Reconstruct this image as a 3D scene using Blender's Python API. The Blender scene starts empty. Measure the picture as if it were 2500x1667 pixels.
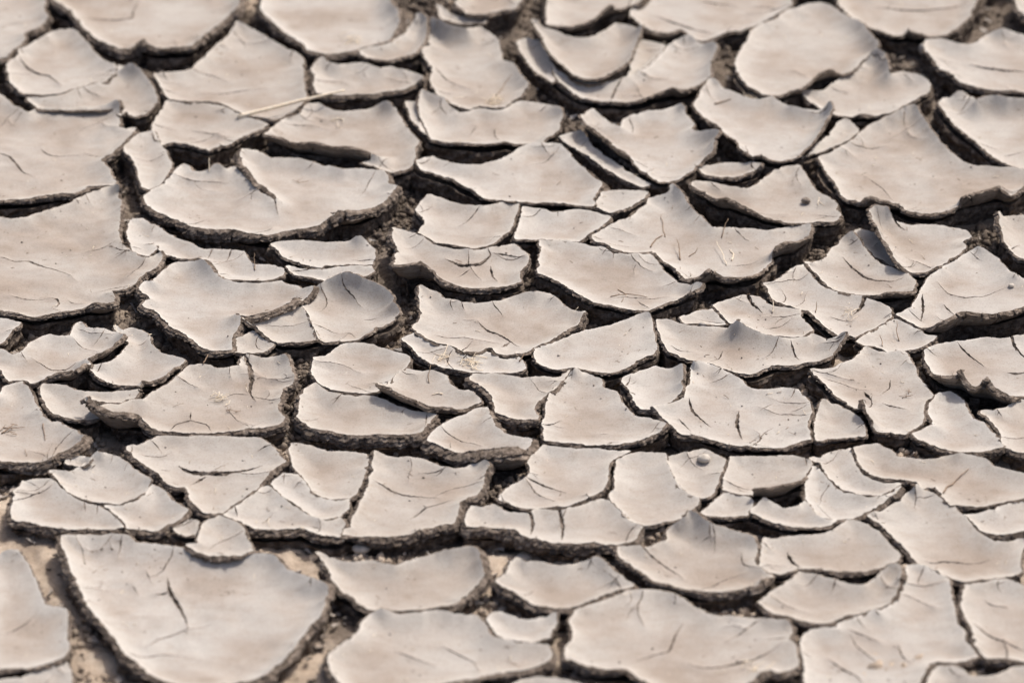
import bpy, math, random
import numpy as np
from mathutils import Vector, Euler
from mathutils.geometry import delaunay_2d_cdt

random.seed(7)
scene = bpy.context.scene
col = scene.collection

# ------------------------------------------------------------------ camera
LENS, SENSOR, DIST, ELEV = 135.0, 36.0, 3.75, math.radians(30.0)
W0, H0 = 2500.0, 1667.0                      # pixel frame in which outlines were measured
cam_d = bpy.data.cameras.new("camera")
cam = bpy.data.objects.new("camera", cam_d)
col.objects.link(cam)
scene.camera = cam
cam.location = (0.0, -DIST * math.cos(ELEV), DIST * math.sin(ELEV))
cam.rotation_euler = (math.pi / 2 - ELEV, 0.0, 0.0)
cam_d.lens, cam_d.sensor_width = LENS, SENSOR
cam_d.clip_start, cam_d.clip_end = 0.05, 200.0
cam_d.dof.use_dof = True
cam_d.dof.focus_distance = DIST
cam_d.dof.aperture_fstop = 4.6
scene.render.resolution_x, scene.render.resolution_y = 1024, 682

# ------------------------------------------------------------------ sky and sun
SUN_EL, SUN_AZ = math.radians(56.0), math.radians(40.0)     # azimuth from +Y (away from camera) towards +X
world = bpy.data.worlds.new("World")
scene.world = world
world.use_nodes = True
nt = world.node_tree
bg = nt.nodes["Background"]
sky = nt.nodes.new("ShaderNodeTexSky")
sky.sky_type = 'NISHITA'
sky.sun_disc = False
sky.sun_elevation, sky.sun_rotation = SUN_EL, SUN_AZ
sky.air_density, sky.dust_density, sky.ozone_density = 0.8, 6.0, 0.35
nt.links.new(sky.outputs[0], bg.inputs[0])
bg.inputs[1].default_value = 0.15
sun_d = bpy.data.lights.new("sun", 'SUN')
sun = bpy.data.objects.new("sun", sun_d)
col.objects.link(sun)
sun_d.energy, sun_d.angle, sun_d.color = 3.15, math.radians(0.55), (1.0, 0.955, 0.89)
sd = Vector((math.sin(SUN_AZ) * math.cos(SUN_EL), math.cos(SUN_AZ) * math.cos(SUN_EL), math.sin(SUN_EL)))
sun.rotation_euler = sd.to_track_quat('Z', 'Y').to_euler()
sun.location = sd * 6
scene.view_settings.view_transform = 'Standard'
scene.view_settings.look = 'None'
scene.view_settings.gamma = 1.0
scene.view_settings.use_curve_mapping = False
scene.view_settings.exposure = 0.10
scene.cycles.use_denoising = True
scene.cycles.max_bounces = 6

# ------------------------------------------------------------------ measuring helpers
CE, SE = math.cos(ELEV), math.sin(ELEV)
CAM = np.array(cam.location)
K = SENSOR / LENS / W0
def unproject(px, py, z):
    """Where the sight line through a pixel of the photograph meets height z (metres)."""
    a = (np.asarray(px, float) - W0 / 2) * K
    b = -(np.asarray(py, float) - H0 / 2) * K
    dx, dy, dz = a, CE + b * SE, -SE + b * CE
    t = (z - CAM[2]) / dz
    return CAM[0] + dx * t, CAM[1] + dy * t
ZP = 0.4e-3 / 2.45                            # one tracing pixel in metres
OFF = {'r%d%d' % (i, j): (770 * i, (0, 514, 1027)[j]) for i in range(3) for j in range(3)}
def parse(s):
    return [tuple(float(v) for v in p.split(',')) for p in s.split()]

def hash2(ix, iy, seed):
    n = (ix.astype(np.int64) * 374761393 + iy.astype(np.int64) * 668265263 + seed * 974634541) & 0x7fffffff
    n = ((n ^ (n >> 13)) * 1274126177) & 0x7fffffff
    n = n ^ (n >> 16)
    return (n & 0xffff) / 32767.5 - 1.0
def vnoise(x, y, seed=0):
    ix, iy = np.floor(x), np.floor(y)
    fx, fy = x - ix, y - iy
    fx, fy = fx * fx * (3 - 2 * fx), fy * fy * (3 - 2 * fy)
    a, b = hash2(ix, iy, seed), hash2(ix + 1, iy, seed)
    c, d = hash2(ix, iy + 1, seed), hash2(ix + 1, iy + 1, seed)
    return (a * (1 - fx) + b * fx) * (1 - fy) + (c * (1 - fx) + d * fx) * fy
def fbm(x, y, seed=0, octv=3):
    r, amp = 0.0, 1.0
    for o in range(octv):
        r = r + amp * vnoise(x * 2 ** o + 17.3 * o, y * 2 ** o - 9.1 * o, seed + o)
        amp *= 0.5
    return r

def inside(px, py, poly):
    x1, y1 = poly[:, 0], poly[:, 1]
    x2, y2 = np.roll(x1, -1), np.roll(y1, -1)
    c = (y1[None] > py[:, None]) != (y2[None] > py[:, None])
    xi = (x2 - x1)[None] * (py[:, None] - y1[None]) / (y2 - y1 + 1e-15)[None] + x1[None]
    return (np.sum(c & (px[:, None] < xi), axis=1) % 2) == 1

# ------------------------------------------------------------------ materials
def new_mat(name):
    m = bpy.data.materials.new(name)
    m.use_nodes = True
    t = m.node_tree
    b = t.nodes["Principled BSDF"]
    b.inputs["Specular IOR Level"].default_value = 0.25
    return m, t, b
def noise_node(t, co, scale, detail=4.0, rough=0.55):
    n = t.nodes.new("ShaderNodeTexNoise")
    n.inputs["Scale"].default_value, n.inputs["Detail"].default_value = scale, detail
    n.inputs["Roughness"].default_value = rough
    t.links.new(co, n.inputs["Vector"])
    return n.outputs["Fac"]
def ramp(t, fac, stops):
    r = t.nodes.new("ShaderNodeValToRGB")
    e = r.color_ramp.elements
    while len(e) < len(stops):
        e.new(0.5)
    for i, (p, c) in enumerate(stops):
        e[i].position, e[i].color = p, (*c, 1.0)
    t.links.new(fac, r.inputs[0])
    return r.outputs[0]
def mixc(t, fac, a, b, mode='MIX'):
    m = t.nodes.new("ShaderNodeMix")
    m.data_type, m.blend_type = 'RGBA', mode
    for sock, v in ((m.inputs[0], fac), (m.inputs[6], a), (m.inputs[7], b)):
        if hasattr(v, 'is_linked'):
            t.links.new(v, sock)
        else:
            sock.default_value = v if isinstance(v, (int, float)) else (*v, 1.0)
    return m.outputs[2]
def bump(t, b, parts):
    prev = None
    for h, strength, dist in parts:
        n = t.nodes.new("ShaderNodeBump")
        n.inputs["Strength"].default_value, n.inputs["Distance"].default_value = strength, dist
        t.links.new(h, n.inputs["Height"])
        if prev:
            t.links.new(prev, n.inputs["Normal"])
        prev = n.outputs[0]
    t.links.new(prev, b.inputs["Normal"])

def crust_material():
    m, t, b = new_mat("dried_mud_crust")
    geo = t.nodes.new("ShaderNodeNewGeometry")
    co = geo.outputs["Position"]
    oi = t.nodes.new("ShaderNodeObjectInfo")
    big = noise_node(t, co, 11.0, 5.0, 0.55)
    c1 = ramp(t, big, [(0.36, (0.300, 0.255, 0.217)), (0.48, (0.350, 0.312, 0.278)), (0.58, (0.376, 0.347, 0.317)), (0.70, (0.400, 0.376, 0.348))])
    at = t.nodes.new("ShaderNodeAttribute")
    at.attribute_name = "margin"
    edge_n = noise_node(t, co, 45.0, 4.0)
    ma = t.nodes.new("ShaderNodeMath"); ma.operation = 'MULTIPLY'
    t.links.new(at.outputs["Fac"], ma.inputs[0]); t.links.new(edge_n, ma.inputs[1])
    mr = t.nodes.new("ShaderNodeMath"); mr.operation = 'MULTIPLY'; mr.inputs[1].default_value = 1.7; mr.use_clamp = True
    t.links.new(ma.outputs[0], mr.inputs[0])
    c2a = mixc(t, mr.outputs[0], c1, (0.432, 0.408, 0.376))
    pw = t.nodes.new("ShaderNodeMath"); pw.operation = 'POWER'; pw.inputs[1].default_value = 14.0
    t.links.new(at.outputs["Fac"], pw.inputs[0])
    c2 = mixc(t, pw.outputs[0], c2a, (0.53, 0.50, 0.455))  # narrow pale rim: edge highlight painted into the colour, along with thin dust
    # every plate dried to a slightly different tone
    tone = ramp(t, oi.outputs["Random"], [(0.0, (0.945, 0.925, 0.905)), (0.5, (1.0, 0.99, 0.98)), (1.0, (1.04, 1.045, 1.05))])
    c2 = mixc(t, 1.0, c2, tone, 'MULTIPLY')
    # dusty streaks and fine grain
    mp = t.nodes.new("ShaderNodeMapping")
    mp.inputs["Rotation"].default_value = (0, 0, 0.5)
    mp.inputs["Scale"].default_value = (38, 95, 60)
    t.links.new(co, mp.inputs["Vector"])
    st = noise_node(t, mp.outputs[0], 1.0, 6.0, 0.62)
    s1 = ramp(t, st, [(0.30, (0.90, 0.875, 0.85)), (0.50, (1, 1, 1)), (0.70, (1.05, 1.055, 1.06))])
    c2 = mixc(t, 0.8, c2, s1, 'MULTIPLY')
    stain = noise_node(t, co, 42.0, 6.0, 0.68)
    s3 = ramp(t, stain, [(0.30, (0.86, 0.825, 0.79)), (0.42, (0.97, 0.96, 0.95)), (0.56, (1, 1, 1)), (0.70, (1.06, 1.065, 1.065))])
    c2 = mixc(t, 0.8, c2, s3, 'MULTIPLY')
    spk = noise_node(t, co, 620.0, 4.0, 0.75)
    sp = ramp(t, spk, [(0.30, (0.66, 0.63, 0.60)), (0.46, (1, 1, 1)), (0.72, (1.12, 1.12, 1.12))])
    c3 = mixc(t, 0.8, c2, sp, 'MULTIPLY')
    dirt = noise_node(t, co, 210.0, 3.0, 0.6)
    where = noise_node(t, co, 13.0, 2.0, 0.5)
    dm = t.nodes.new("ShaderNodeMath"); dm.operation = 'MULTIPLY'
    t.links.new(dirt, dm.inputs[0]); t.links.new(where, dm.inputs[1])
    ds = ramp(t, dm.outputs[0], [(0.445, (0, 0, 0)), (0.465, (1, 1, 1))])
    c4 = mixc(t, ds, c3, (0.19, 0.15, 0.12))
    t.links.new(c4, b.inputs["Base Color"])
    b.inputs["Roughness"].default_value = 0.88
    fine = noise_node(t, co, 1100.0, 4.0, 0.75)
    mid = noise_node(t, co, 130.0, 5.0, 0.6)
    fl = noise_node(t, co, 30.0, 6.0, 0.55)
    flake = ramp(t, fl, [(0.425, (0, 0, 0)), (0.435, (0.5, 0.5, 0.5)), (0.585, (0.5, 0.5, 0.5)), (0.595, (1, 1, 1))])
    bump(t, b, [(flake, 0.22, 0.0006), (mid, 0.28, 0.0010), (fine, 0.65, 0.0005)])
    return m
def wall_material(name, dark, mid, pale):
    m, t, b = new_mat(name)
    geo = t.nodes.new("ShaderNodeNewGeometry")
    co = geo.outputs["Position"]
    n1 = noise_node(t, co, 160.0, 6.0, 0.65)
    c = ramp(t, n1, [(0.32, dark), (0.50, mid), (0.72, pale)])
    mp = t.nodes.new("ShaderNodeMapping")
    mp.inputs["Scale"].default_value = (60, 60, 420)
    t.links.new(co, mp.inputs["Vector"])
    st = noise_node(t, mp.outputs[0], 1.0, 3.0, 0.6)
    s2 = ramp(t, st, [(0.34, (0.55, 0.54, 0.53)), (0.55, (1.05, 1.04, 1.03))])
    c2 = mixc(t, 0.8, c, s2, 'MULTIPLY')
    t.links.new(c2, b.inputs["Base Color"])
    b.inputs["Roughness"].default_value = 0.95
    b.inputs["Specular IOR Level"].default_value = 0.1
    n2 = noise_node(t, co, 420.0, 5.0, 0.7)
    bump(t, b, [(st, 0.6, 0.0016), (n2, 0.9, 0.0014)])
    return m
def sand_material():
    m, t, b = new_mat("crack_bed_soil")
    geo = t.nodes.new("ShaderNodeNewGeometry")
    co = geo.outputs["Position"]
    n1 = noise_node(t, co, 34.0, 5.0, 0.6)
    soil = ramp(t, noise_node(t, co, 170.0, 5.0, 0.7), [(0.34, (0.075, 0.058, 0.046)), (0.50, (0.165, 0.132, 0.105)), (0.70, (0.30, 0.248, 0.200))])
    sand = ramp(t, n1, [(0.34, (0.33, 0.262, 0.200)), (0.52, (0.46, 0.375, 0.295)), (0.70, (0.54, 0.46, 0.375))])
    big = noise_node(t, co, 4.5, 2.0, 0.5)
    sx = t.nodes.new("ShaderNodeSeparateXYZ")
    t.links.new(co, sx.inputs[0])
    near = t.nodes.new("ShaderNodeMapRange")     # the near side of the flat is sandier
    near.inputs["From Min"].default_value, near.inputs["From Max"].default_value = 0.05, -0.40
    near.inputs["To Min"].default_value, near.inputs["To Max"].default_value = -0.02, 0.20
    t.links.new(sx.outputs["Y"], near.inputs["Value"])
    ad = t.nodes.new("ShaderNodeMath")
    t.links.new(big, ad.inputs[0]); t.links.new(near.outputs[0], ad.inputs[1])
    mask = ramp(t, ad.outputs[0], [(0.54, (0, 0, 0)), (0.62, (1, 1, 1))])
    c = mixc(t, mask, soil, sand)
    g = noise_node(t, co, 700.0, 3.0, 0.7)
    s = ramp(t, g, [(0.30, (0.55, 0.53, 0.51)), (0.5, (1, 1, 1)), (0.75, (1.12, 1.1, 1.08))])
    t.links.new(mixc(t, 0.9, c, s, 'MULTIPLY'), b.inputs["Base Color"])
    b.inputs["Roughness"].default_value = 0.95
    bump(t, b, [(n1, 0.5, 0.003), (g, 0.9, 0.0014)])
    return m
def plain_material(name, c1, c2, scale=300.0, rough=0.7):
    m, t, b = new_mat(name)
    tc = t.nodes.new("ShaderNodeTexCoord")
    n = noise_node(t, tc.outputs["Object"], scale, 3.0)
    t.links.new(ramp(t, n, [(0.3, c1), (0.7, c2)]), b.inputs["Base Color"])
    b.inputs["Roughness"].default_value = rough
    return m
CRUST = crust_material()
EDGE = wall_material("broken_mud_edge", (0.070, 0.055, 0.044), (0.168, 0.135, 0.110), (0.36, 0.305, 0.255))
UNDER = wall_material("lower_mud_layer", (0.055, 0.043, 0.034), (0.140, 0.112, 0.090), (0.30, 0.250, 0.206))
BELLY = wall_material("crust_underside", (0.22, 0.182, 0.150), (0.30, 0.252, 0.212), (0.37, 0.320, 0.275))
SAND = sand_material()
CRUMB = wall_material("soil_crumb", (0.09, 0.072, 0.060), (0.20, 0.168, 0.142), (0.38, 0.325, 0.275))
STRAW = plain_material("dry_straw", (0.66, 0.53, 0.37), (0.84, 0.75, 0.61))
TWIG = plain_material("dry_rootlet", (0.16, 0.11, 0.075), (0.30, 0.21, 0.14))
STONE = plain_material("pale_stone", (0.38, 0.34, 0.29), (0.55, 0.50, 0.44), 200.0, 0.6)

# ------------------------------------------------------------------ mesh helpers
def make_mesh(name, verts, tris, mats, mat_idx=None, smooth=None, attr=None):
    me = bpy.data.meshes.new(name)
    nv, nf = len(verts), len(tris)
    me.vertices.add(nv)
    me.vertices.foreach_set("co", np.ascontiguousarray(verts, dtype=np.float32).ravel())
    me.loops.add(nf * 3)
    me.loops.foreach_set("vertex_index", np.ascontiguousarray(tris, dtype=np.int32).ravel())
    me.polygons.add(nf)
    me.polygons.foreach_set("loop_start", np.arange(0, nf * 3, 3, dtype=np.int32))
    me.polygons.foreach_set("loop_total", np.full(nf, 3, dtype=np.int32))
    for m in mats:
        me.materials.append(m)
    if mat_idx is not None:
        me.polygons.foreach_set("material_index", np.ascontiguousarray(mat_idx, dtype=np.int32))
    me.polygons.foreach_set("use_smooth", np.ones(nf, dtype=bool) if smooth is None else smooth)
    if attr is not None:
        a = me.attributes.new("margin", 'FLOAT', 'POINT')
        a.data.foreach_set("value", np.ascontiguousarray(attr, dtype=np.float32))
    me.update(calc_edges=True)
    me.validate()
    return me
def link(name, me, parent=None, loc=None):
    o = bpy.data.objects.new(name, me)
    col.objects.link(o)
    if parent is not None:
        o.parent = parent
    if loc is not None:
        o.location = loc
    return o
def tag(o, label, cat, group=None):
    o["label"], o["category"] = label, cat
    if group:
        o["group"] = group

def smooth_outline(pts, step):
    """Curved run through the points, kept sharp at strong corners; pts rows are x, y, z."""
    n = len(pts)
    P = np.array(pts)
    out = []
    sharp = []
    for i in range(n):
        a, b = P[i, :2] - P[i - 1, :2], P[(i + 1) % n, :2] - P[i, :2]
        ca = np.dot(a, b) / (np.linalg.norm(a) * np.linalg.norm(b) + 1e-12)
        sharp.append(ca < 0.62)
    for i in range(n):
        p1, p2 = P[i], P[(i + 1) % n]
        p0 = P[i - 1] if not sharp[i] else 2 * p1 - p2
        p3 = P[(i + 2) % n] if not sharp[(i + 1) % n] else 2 * p2 - p1
        L = np.linalg.norm(p2 - p1)
        k = max(2, int(round(L / step)))
        d1, d2 = (p2 - p0) / 2, (p3 - p1) / 2
        for d in (d1, d2):
            l = np.linalg.norm(d)
            if l > 1.0 * L:
                d *= 1.0 * L / l
        for j in range(k):
            s = j / k
            s2, s3 = s * s, s ** 3
            out.append((2 * s3 - 3 * s2 + 1) * p1 + (s3 - 2 * s2 + s) * d1 + (-2 * s3 + 3 * s2) * p2 + (s3 - s2) * d2)
    return np.array(out)

def loop_normals(B):
    t = np.roll(B[:, :2], -1, 0) - np.roll(B[:, :2], 1, 0)
    nrm = np.stack([t[:, 1], -t[:, 0]], 1)
    nrm /= np.linalg.norm(nrm, axis=1, keepdims=True) + 1e-12
    x, y = B[:, 0], B[:, 1]
    area = 0.5 * np.sum(x * np.roll(y, -1) - np.roll(x, -1) * y)
    return nrm if area > 0 else -nrm          # pointing outwards

def triangulate(loop, holes, spacing, seed):
    rng = np.random.default_rng(seed)
    lo, hi = loop[:, :2].min(0), loop[:, :2].max(0)
    gx = np.arange(lo[0], hi[0], spacing)
    gy = np.arange(lo[1], hi[1], spacing * 0.9)
    X, Y = np.meshgrid(gx, gy)
    X = X + (np.arange(len(gy)) % 2)[:, None] * spacing * 0.5
    pts = np.stack([X.ravel(), Y.ravel()], 1) + rng.uniform(-0.18, 0.18, (X.size, 2)) * spacing
    pts = pts[inside(pts[:, 0], pts[:, 1], loop[:, :2])]
    if len(pts):
        d = np.min((pts[:, None, 0] - loop[None, ::2, 0]) ** 2 + (pts[:, None, 1] - loop[None, ::2, 1]) ** 2, axis=1)
        pts = pts[d > (spacing * 0.55) ** 2]
    vs, es = [], []
    for L in [loop[:, :2]] + [h for h in holes]:
        b0 = len(vs)
        vs += [tuple(p) for p in L]
        es += [(b0 + i, b0 + (i + 1) % len(L)) for i in range(len(L))]
    vs += [tuple(p) for p in pts]
    c = loop[:, :2].mean(0)
    S = 100.0                                  # work in centimetres about the middle for precision
    r = delaunay_2d_cdt([Vector(((v[0] - c[0]) * S, (v[1] - c[1]) * S)) for v in vs], es, [], 0, 1e-4)
    V = np.array([(v[0] / S + c[0], v[1] / S + c[1]) for v in r[0]])
    F = np.array([f for f in r[2] if len(f) == 3], dtype=np.int64)
    cen = V[F].mean(1)
    keep = inside(cen[:, 0], cen[:, 1], loop[:, :2])
    for h in holes:
        keep &= ~inside(cen[:, 0], cen[:, 1], h)
    F = F[keep]
    a, b2, c2 = V[F[:, 0]], V[F[:, 1]], V[F[:, 2]]
    cr = (b2[:, 0] - a[:, 0]) * (c2[:, 1] - a[:, 1]) - (b2[:, 1] - a[:, 1]) * (c2[:, 0] - a[:, 0])
    F[cr < 0] = F[cr < 0][:, ::-1]
    F = F[np.abs(cr) > 1e-13]
    used = np.unique(F)
    remap = -np.ones(len(V), dtype=np.int64)
    remap[used] = np.arange(len(used))
    return V[used], remap[F]

def height_at(q, loop, z0, und, seed, power=2.2, dish=0.0042):
    d2 = (q[:, None, 0] - loop[None, :, 0]) ** 2 + (q[:, None, 1] - loop[None, :, 1]) ** 2
    d = np.sqrt(d2.min(1))
    w = 1.0 / (d2 + 1e-9) ** 1.5
    zr = (w * loop[None, :, 2]).sum(1) / w.sum(1)
    up = np.clip(zr - z0, 0.0, 0.025)
    ny = loop_normals(loop)[:, 1]              # lips turned to the viewer's side roll up more steeply
    back = (w * (0.5 + 0.5 * np.clip(ny * 1.6, -1, 1))[None, :]).sum(1) / w.sum(1)
    R = 0.021 + up * (0.75 * back - 0.10 * (1 - back))
    f = np.clip(1 - d / R, 0, 1) ** (power + 60.0 * np.clip(up - 0.006, 0, 0.015) * back)
    wob = und * fbm(q[:, 0] * 22, q[:, 1] * 22, seed, 3) * (1 - f)
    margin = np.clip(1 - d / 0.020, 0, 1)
    b = np.clip(d / 0.045, 0, 1)
    bowl = dish * (b * (2 - b))
    return z0 + (zr - z0) * f + wob - bowl, margin

def vertex_normals(V, F):
    n = np.cross(V[F[:, 1]] - V[F[:, 0]], V[F[:, 2]] - V[F[:, 0]])
    N = np.zeros_like(V)
    for k in range(3):
        np.add.at(N, F[:, k], n)
    return N / (np.linalg.norm(N, axis=1, keepdims=True) + 1e-15)

def boundary_edges(F):
    e = np.concatenate([F[:, [0, 1]], F[:, [1, 2]], F[:, [2, 0]]])
    key = {}
    for a, b in e.tolist():
        key[(a, b)] = 1
    return np.array([(a, b) for (a, b) in key if (b, a) not in key], dtype=np.int64)

def slab(V, F, N, T, seed, rough, layers, bulge):
    """Turn a surface into a slab: bottom sheet and broken side faces of its own vertices."""
    bot = V - N * T
    E = boundary_edges(F)
    used = np.unique(E)
    O = np.zeros((len(V), 2))
    ed = V[E[:, 1], :2] - V[E[:, 0], :2]
    on = np.stack([ed[:, 1], -ed[:, 0]], 1)
    np.add.at(O, E[:, 0], on)
    np.add.at(O, E[:, 1], on)
    O /= np.linalg.norm(O, axis=1, keepdims=True) + 1e-15
    rm = -np.ones(len(V), dtype=np.int64)
    rm[used] = np.arange(len(used))
    m = len(used)
    nv = len(V)
    rows = []
    rng = np.random.default_rng(seed)
    for j in range(layers + 1):
        s = j / layers
        p = V[used] - N[used] * T[used] * s
        amt = bulge * math.sin(math.pi * min(1.0, s * 1.15)) if s > 0 else 0.0
        ns = 0.0 if j == 0 else rough * (fbm(p[:, 0] * 260 + 31 * j * 0.35, p[:, 1] * 260, seed + 5, 3) + 0.5 * rng.uniform(-1, 1, m) + 0.5 * rng.uniform(-1, 1))
        off = amt + ns
        p = p.copy()
        p[:, :2] += O[used] * (off[:, None] if np.ndim(off) else off)
        rows.append(p)
    wallv = np.concatenate(rows)
    bot = bot.copy()
    a, b = rm[E[:, 0]], rm[E[:, 1]]
    wf = []
    for j in range(layers):
        o0, o1 = 2 * nv + j * m, 2 * nv + (j + 1) * m
        wf.append(np.stack([b + o0, a + o0, a + o1], 1))
        wf.append(np.stack([b + o0, a + o1, b + o1], 1))
    verts = np.concatenate([V, bot, wallv])
    tris = np.concatenate([F, F[:, ::-1] + nv] + wf)
    nw = sum(len(w) for w in wf)
    mi = np.concatenate([np.zeros(len(F)), np.full(len(F), 2), np.ones(nw)])
    return verts, tris, mi

def crack_polygon(pts, w):
    """A thin tapering sliver along a polyline, with a slightly wandering edge."""
    P = np.array(pts)
    seg = np.linalg.norm(np.diff(P, axis=0), axis=1)
    s = np.concatenate([[0], np.cumsum(seg)])
    k = max(4, int(s[-1] / 0.0022))
    u = np.linspace(0, s[-1], k + 1)
    x, y = np.interp(u, s, P[:, 0]), np.interp(u, s, P[:, 1])
    for _ in range(2):
        x[1:-1] = 0.25 * x[:-2] + 0.5 * x[1:-1] + 0.25 * x[2:]
        y[1:-1] = 0.25 * y[:-2] + 0.5 * y[1:-1] + 0.25 * y[2:]
    tx, ty = np.gradient(x), np.gradient(y)
    l = np.hypot(tx, ty) + 1e-12
    nx, ny = -ty / l, tx / l
    f = u / s[-1]
    prof = np.clip(np.minimum(f * 3.5 + 0.10, (1 - f) * 1.7 + 0.04), 0, 1) ** 0.9
    hw = 0.5 * w * prof * (1 + 0.35 * vnoise(u * 260, u * 0, 3))
    wig = 0.0006 * vnoise(u * 330, u * 0 + 5, 9)
    x, y = x + nx * wig, y + ny * wig
    L = np.stack([x + nx * hw, y + ny * hw], 1)
    Rr = np.stack([x - nx * hw, y - ny * hw], 1)
    return np.concatenate([L, Rr[::-1]])

PLATE_LOOPS = []
def build_plate_meshes(loop, cracks, T, z0, seed, spacing=0.0036, und=0.0009, depth=0.034, inset=-0.0012):
    nrm = loop_normals(loop)
    s = np.arange(len(loop)) * 0.0013
    jag = 0.0007 * fbm(s * 260, s * 0 + seed, seed, 3) + 0.0012 * vnoise(s * 55, s * 0 + seed, seed + 3) + 0.0007 - 0.0045 * np.clip(vnoise(s * 95, s * 0 + seed, seed + 8) - 0.55, 0, 1)
    loop = loop.copy()
    loop[:, :2] += nrm * jag[:, None]
    loop[:, 2] += 0.0004 * fbm(s * 120, s * 0 + 4.0, seed + 11, 3)
    q, F = triangulate(loop, cracks, spacing, seed)
    z, margin = height_at(q, loop, z0, und, seed)
    for hN, hole in enumerate(cracks):           # crack margins dry and lift a little
        dh = np.sqrt(((q[:, None, 0] - hole[None, ::2, 0]) ** 2 + (q[:, None, 1] - hole[None, ::2, 1]) ** 2).min(1))
        z = z + 0.0017 * np.exp(-(dh / 0.0045) ** 1.3) * (0.55 + 0.6 * vnoise(q[:, 0] * 70, q[:, 1] * 70, seed + hN))
    V = np.concatenate([q, z[:, None]], 1)
    N = vertex_normals(V, F)
    N[:, 2] = np.maximum(N[:, 2], 0.35)
    N /= np.linalg.norm(N, axis=1, keepdims=True)
    Tt = (T * (1 + 0.38 * fbm(q[:, 0] * 34, q[:, 1] * 34, seed + 21, 2)))[:, None]
    Tt = np.clip(Tt, 0.0016, None)
    verts, tris, mi = slab(V, F, N, Tt, seed, 0.00075 + 0.085 * T, 4 if T < 0.006 else 7, 0.20 * T)
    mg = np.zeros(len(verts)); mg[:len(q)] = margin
    # lower layer: a rough block set back under the crust
    L2 = loop[::2].copy()
    n2 = loop_normals(L2)
    ss = np.arange(len(L2)) * 0.0026
    ins = inset + 0.0042 * vnoise(ss * 22, ss * 0, seed + 31) + 0.0010 * fbm(ss * 150, ss * 0, seed + 33, 2)
    zr = L2[:, 2] - z0
    L2[:, :2] -= n2 * (ins + 1.4 * np.clip(zr - 0.0075, 0, 0.02))[:, None]
    L2[:, 2] = z0 + np.minimum(zr, 0.008) * 0.62 - T * 1.05 - 0.0012 - 0.5 * np.clip(zr - 0.0075, 0, 0.02)
    try:
        q2, F2 = triangulate(L2, [], 0.011, seed + 1)
        z2, _ = height_at(q2, L2, z0 - T * 1.15 - 0.0025, 0.0008, seed + 2)
        # keep the cap below the crust's underside
        V2 = np.concatenate([q2, z2[:, None]], 1)
        under = block(V2, F2, depth, seed + 9)
    except Exception as e:
        under = None
    return (verts, tris, mi, mg), under, loop

def block(V, F, floor, seed):
    """Closed rough block from a cap surface down to the bed."""
    E = boundary_edges(F)
    used = np.unique(E)
    O = np.zeros((len(V), 2))
    ed = V[E[:, 1], :2] - V[E[:, 0], :2]
    on = np.stack([ed[:, 1], -ed[:, 0]], 1)
    np.add.at(O, E[:, 0], on); np.add.at(O, E[:, 1], on)
    O /= np.linalg.norm(O, axis=1, keepdims=True) + 1e-15
    rm = -np.ones(len(V), dtype=np.int64)
    rm[used] = np.arange(len(used))
    m, nv, layers = len(used), len(V), 9
    top = V[used, 2]
    rows = []
    rng = np.random.default_rng(seed)
    lay = rng.uniform(-1, 1, layers + 1)
    sl = np.arange(m)
    for j in range(layers + 1):
        f = j / layers
        p = V[used].copy()
        p[:, 2] = top * (1 - f) + (-floor) * f
        off = -0.0025 * f + 0.0009 * lay[j] + 0.0026 * fbm(p[:, 0] * 120 + j * 0.55, p[:, 1] * 120, seed, 4) + 0.0005 * rng.uniform(-1, 1, m)
        if j == 0:
            off = off * 0.0
        p[:, :2] += O[used] * np.reshape(off, (-1, 1))
        p[:, 2] += (0.0009 * rng.uniform(-1, 1, m) if 0 < j < layers else 0)
        rows.append(p)
    verts = np.concatenate([V] + rows)
    a, b = rm[E[:, 0]], rm[E[:, 1]]
    wf = []
    for j in range(layers):
        o0, o1 = nv + j * m, nv + (j + 1) * m
        wf.append(np.stack([b + o0, a + o0, a + o1], 1))
        wf.append(np.stack([b + o0, a + o1, b + o1], 1))
    return verts, np.concatenate([F] + wf)

def rim_splits(loop, seed):
    """Short branching splits that start at the rim, as drying plates tear."""
    r = random.Random(seed)
    nrm = loop_normals(loop)
    x, y = loop[:, 0], loop[:, 1]
    area = 0.5 * abs(np.sum(x * np.roll(y, -1) - np.roll(x, -1) * y))
    out = []
    for _ in range(min(9, int(area / 0.0023 + r.random() * 2.0))):
        i0 = r.randrange(len(loop))
        p = loop[i0, :2] + nrm[i0] * 0.002
        an = math.atan2(-nrm[i0, 1], -nrm[i0, 0]) + r.uniform(-0.5, 0.5)
        L = r.choice((0.010, 0.014, 0.022, 0.034, 0.048)) * r.uniform(0.7, 1.3)
        pts = [tuple(p)]
        for k in range(5):
            an += r.uniform(-0.45, 0.45)
            p = p + np.array([math.cos(an), math.sin(an)]) * L / 5
            pts.append(tuple(p))
        out.append(crack_polygon(pts, r.uniform(0.0006, 0.0016)))
        if r.random() < 0.4:
            b0 = np.array(pts[2]); bn = an + r.choice((-1, 1)) * r.uniform(0.7, 1.3)
            out.append(crack_polygon([tuple(b0), tuple(b0 + np.array([math.cos(bn), math.sin(bn)]) * L * 0.25), tuple(b0 + np.array([math.cos(bn + .3), math.sin(bn + .3)]) * L * 0.5)], r.uniform(0.0005, 0.0009)))
    return out

COUNT = [0]
PENDING = []
GROUP = "curled plates of dried mud"
def P(label, reg, pts, h=30, T=26, z=0, cr=(), depth=0.034, inset=-0.0012, und=0.0009):
    """One mud plate, traced along its rim; a third number at a point is how high the rim curls there."""
    COUNT[0] += 1
    PENDING.append((COUNT[0] * 13, label, reg, trace(reg, pts, h, z), T, z, cr, depth, inset, und))

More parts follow.
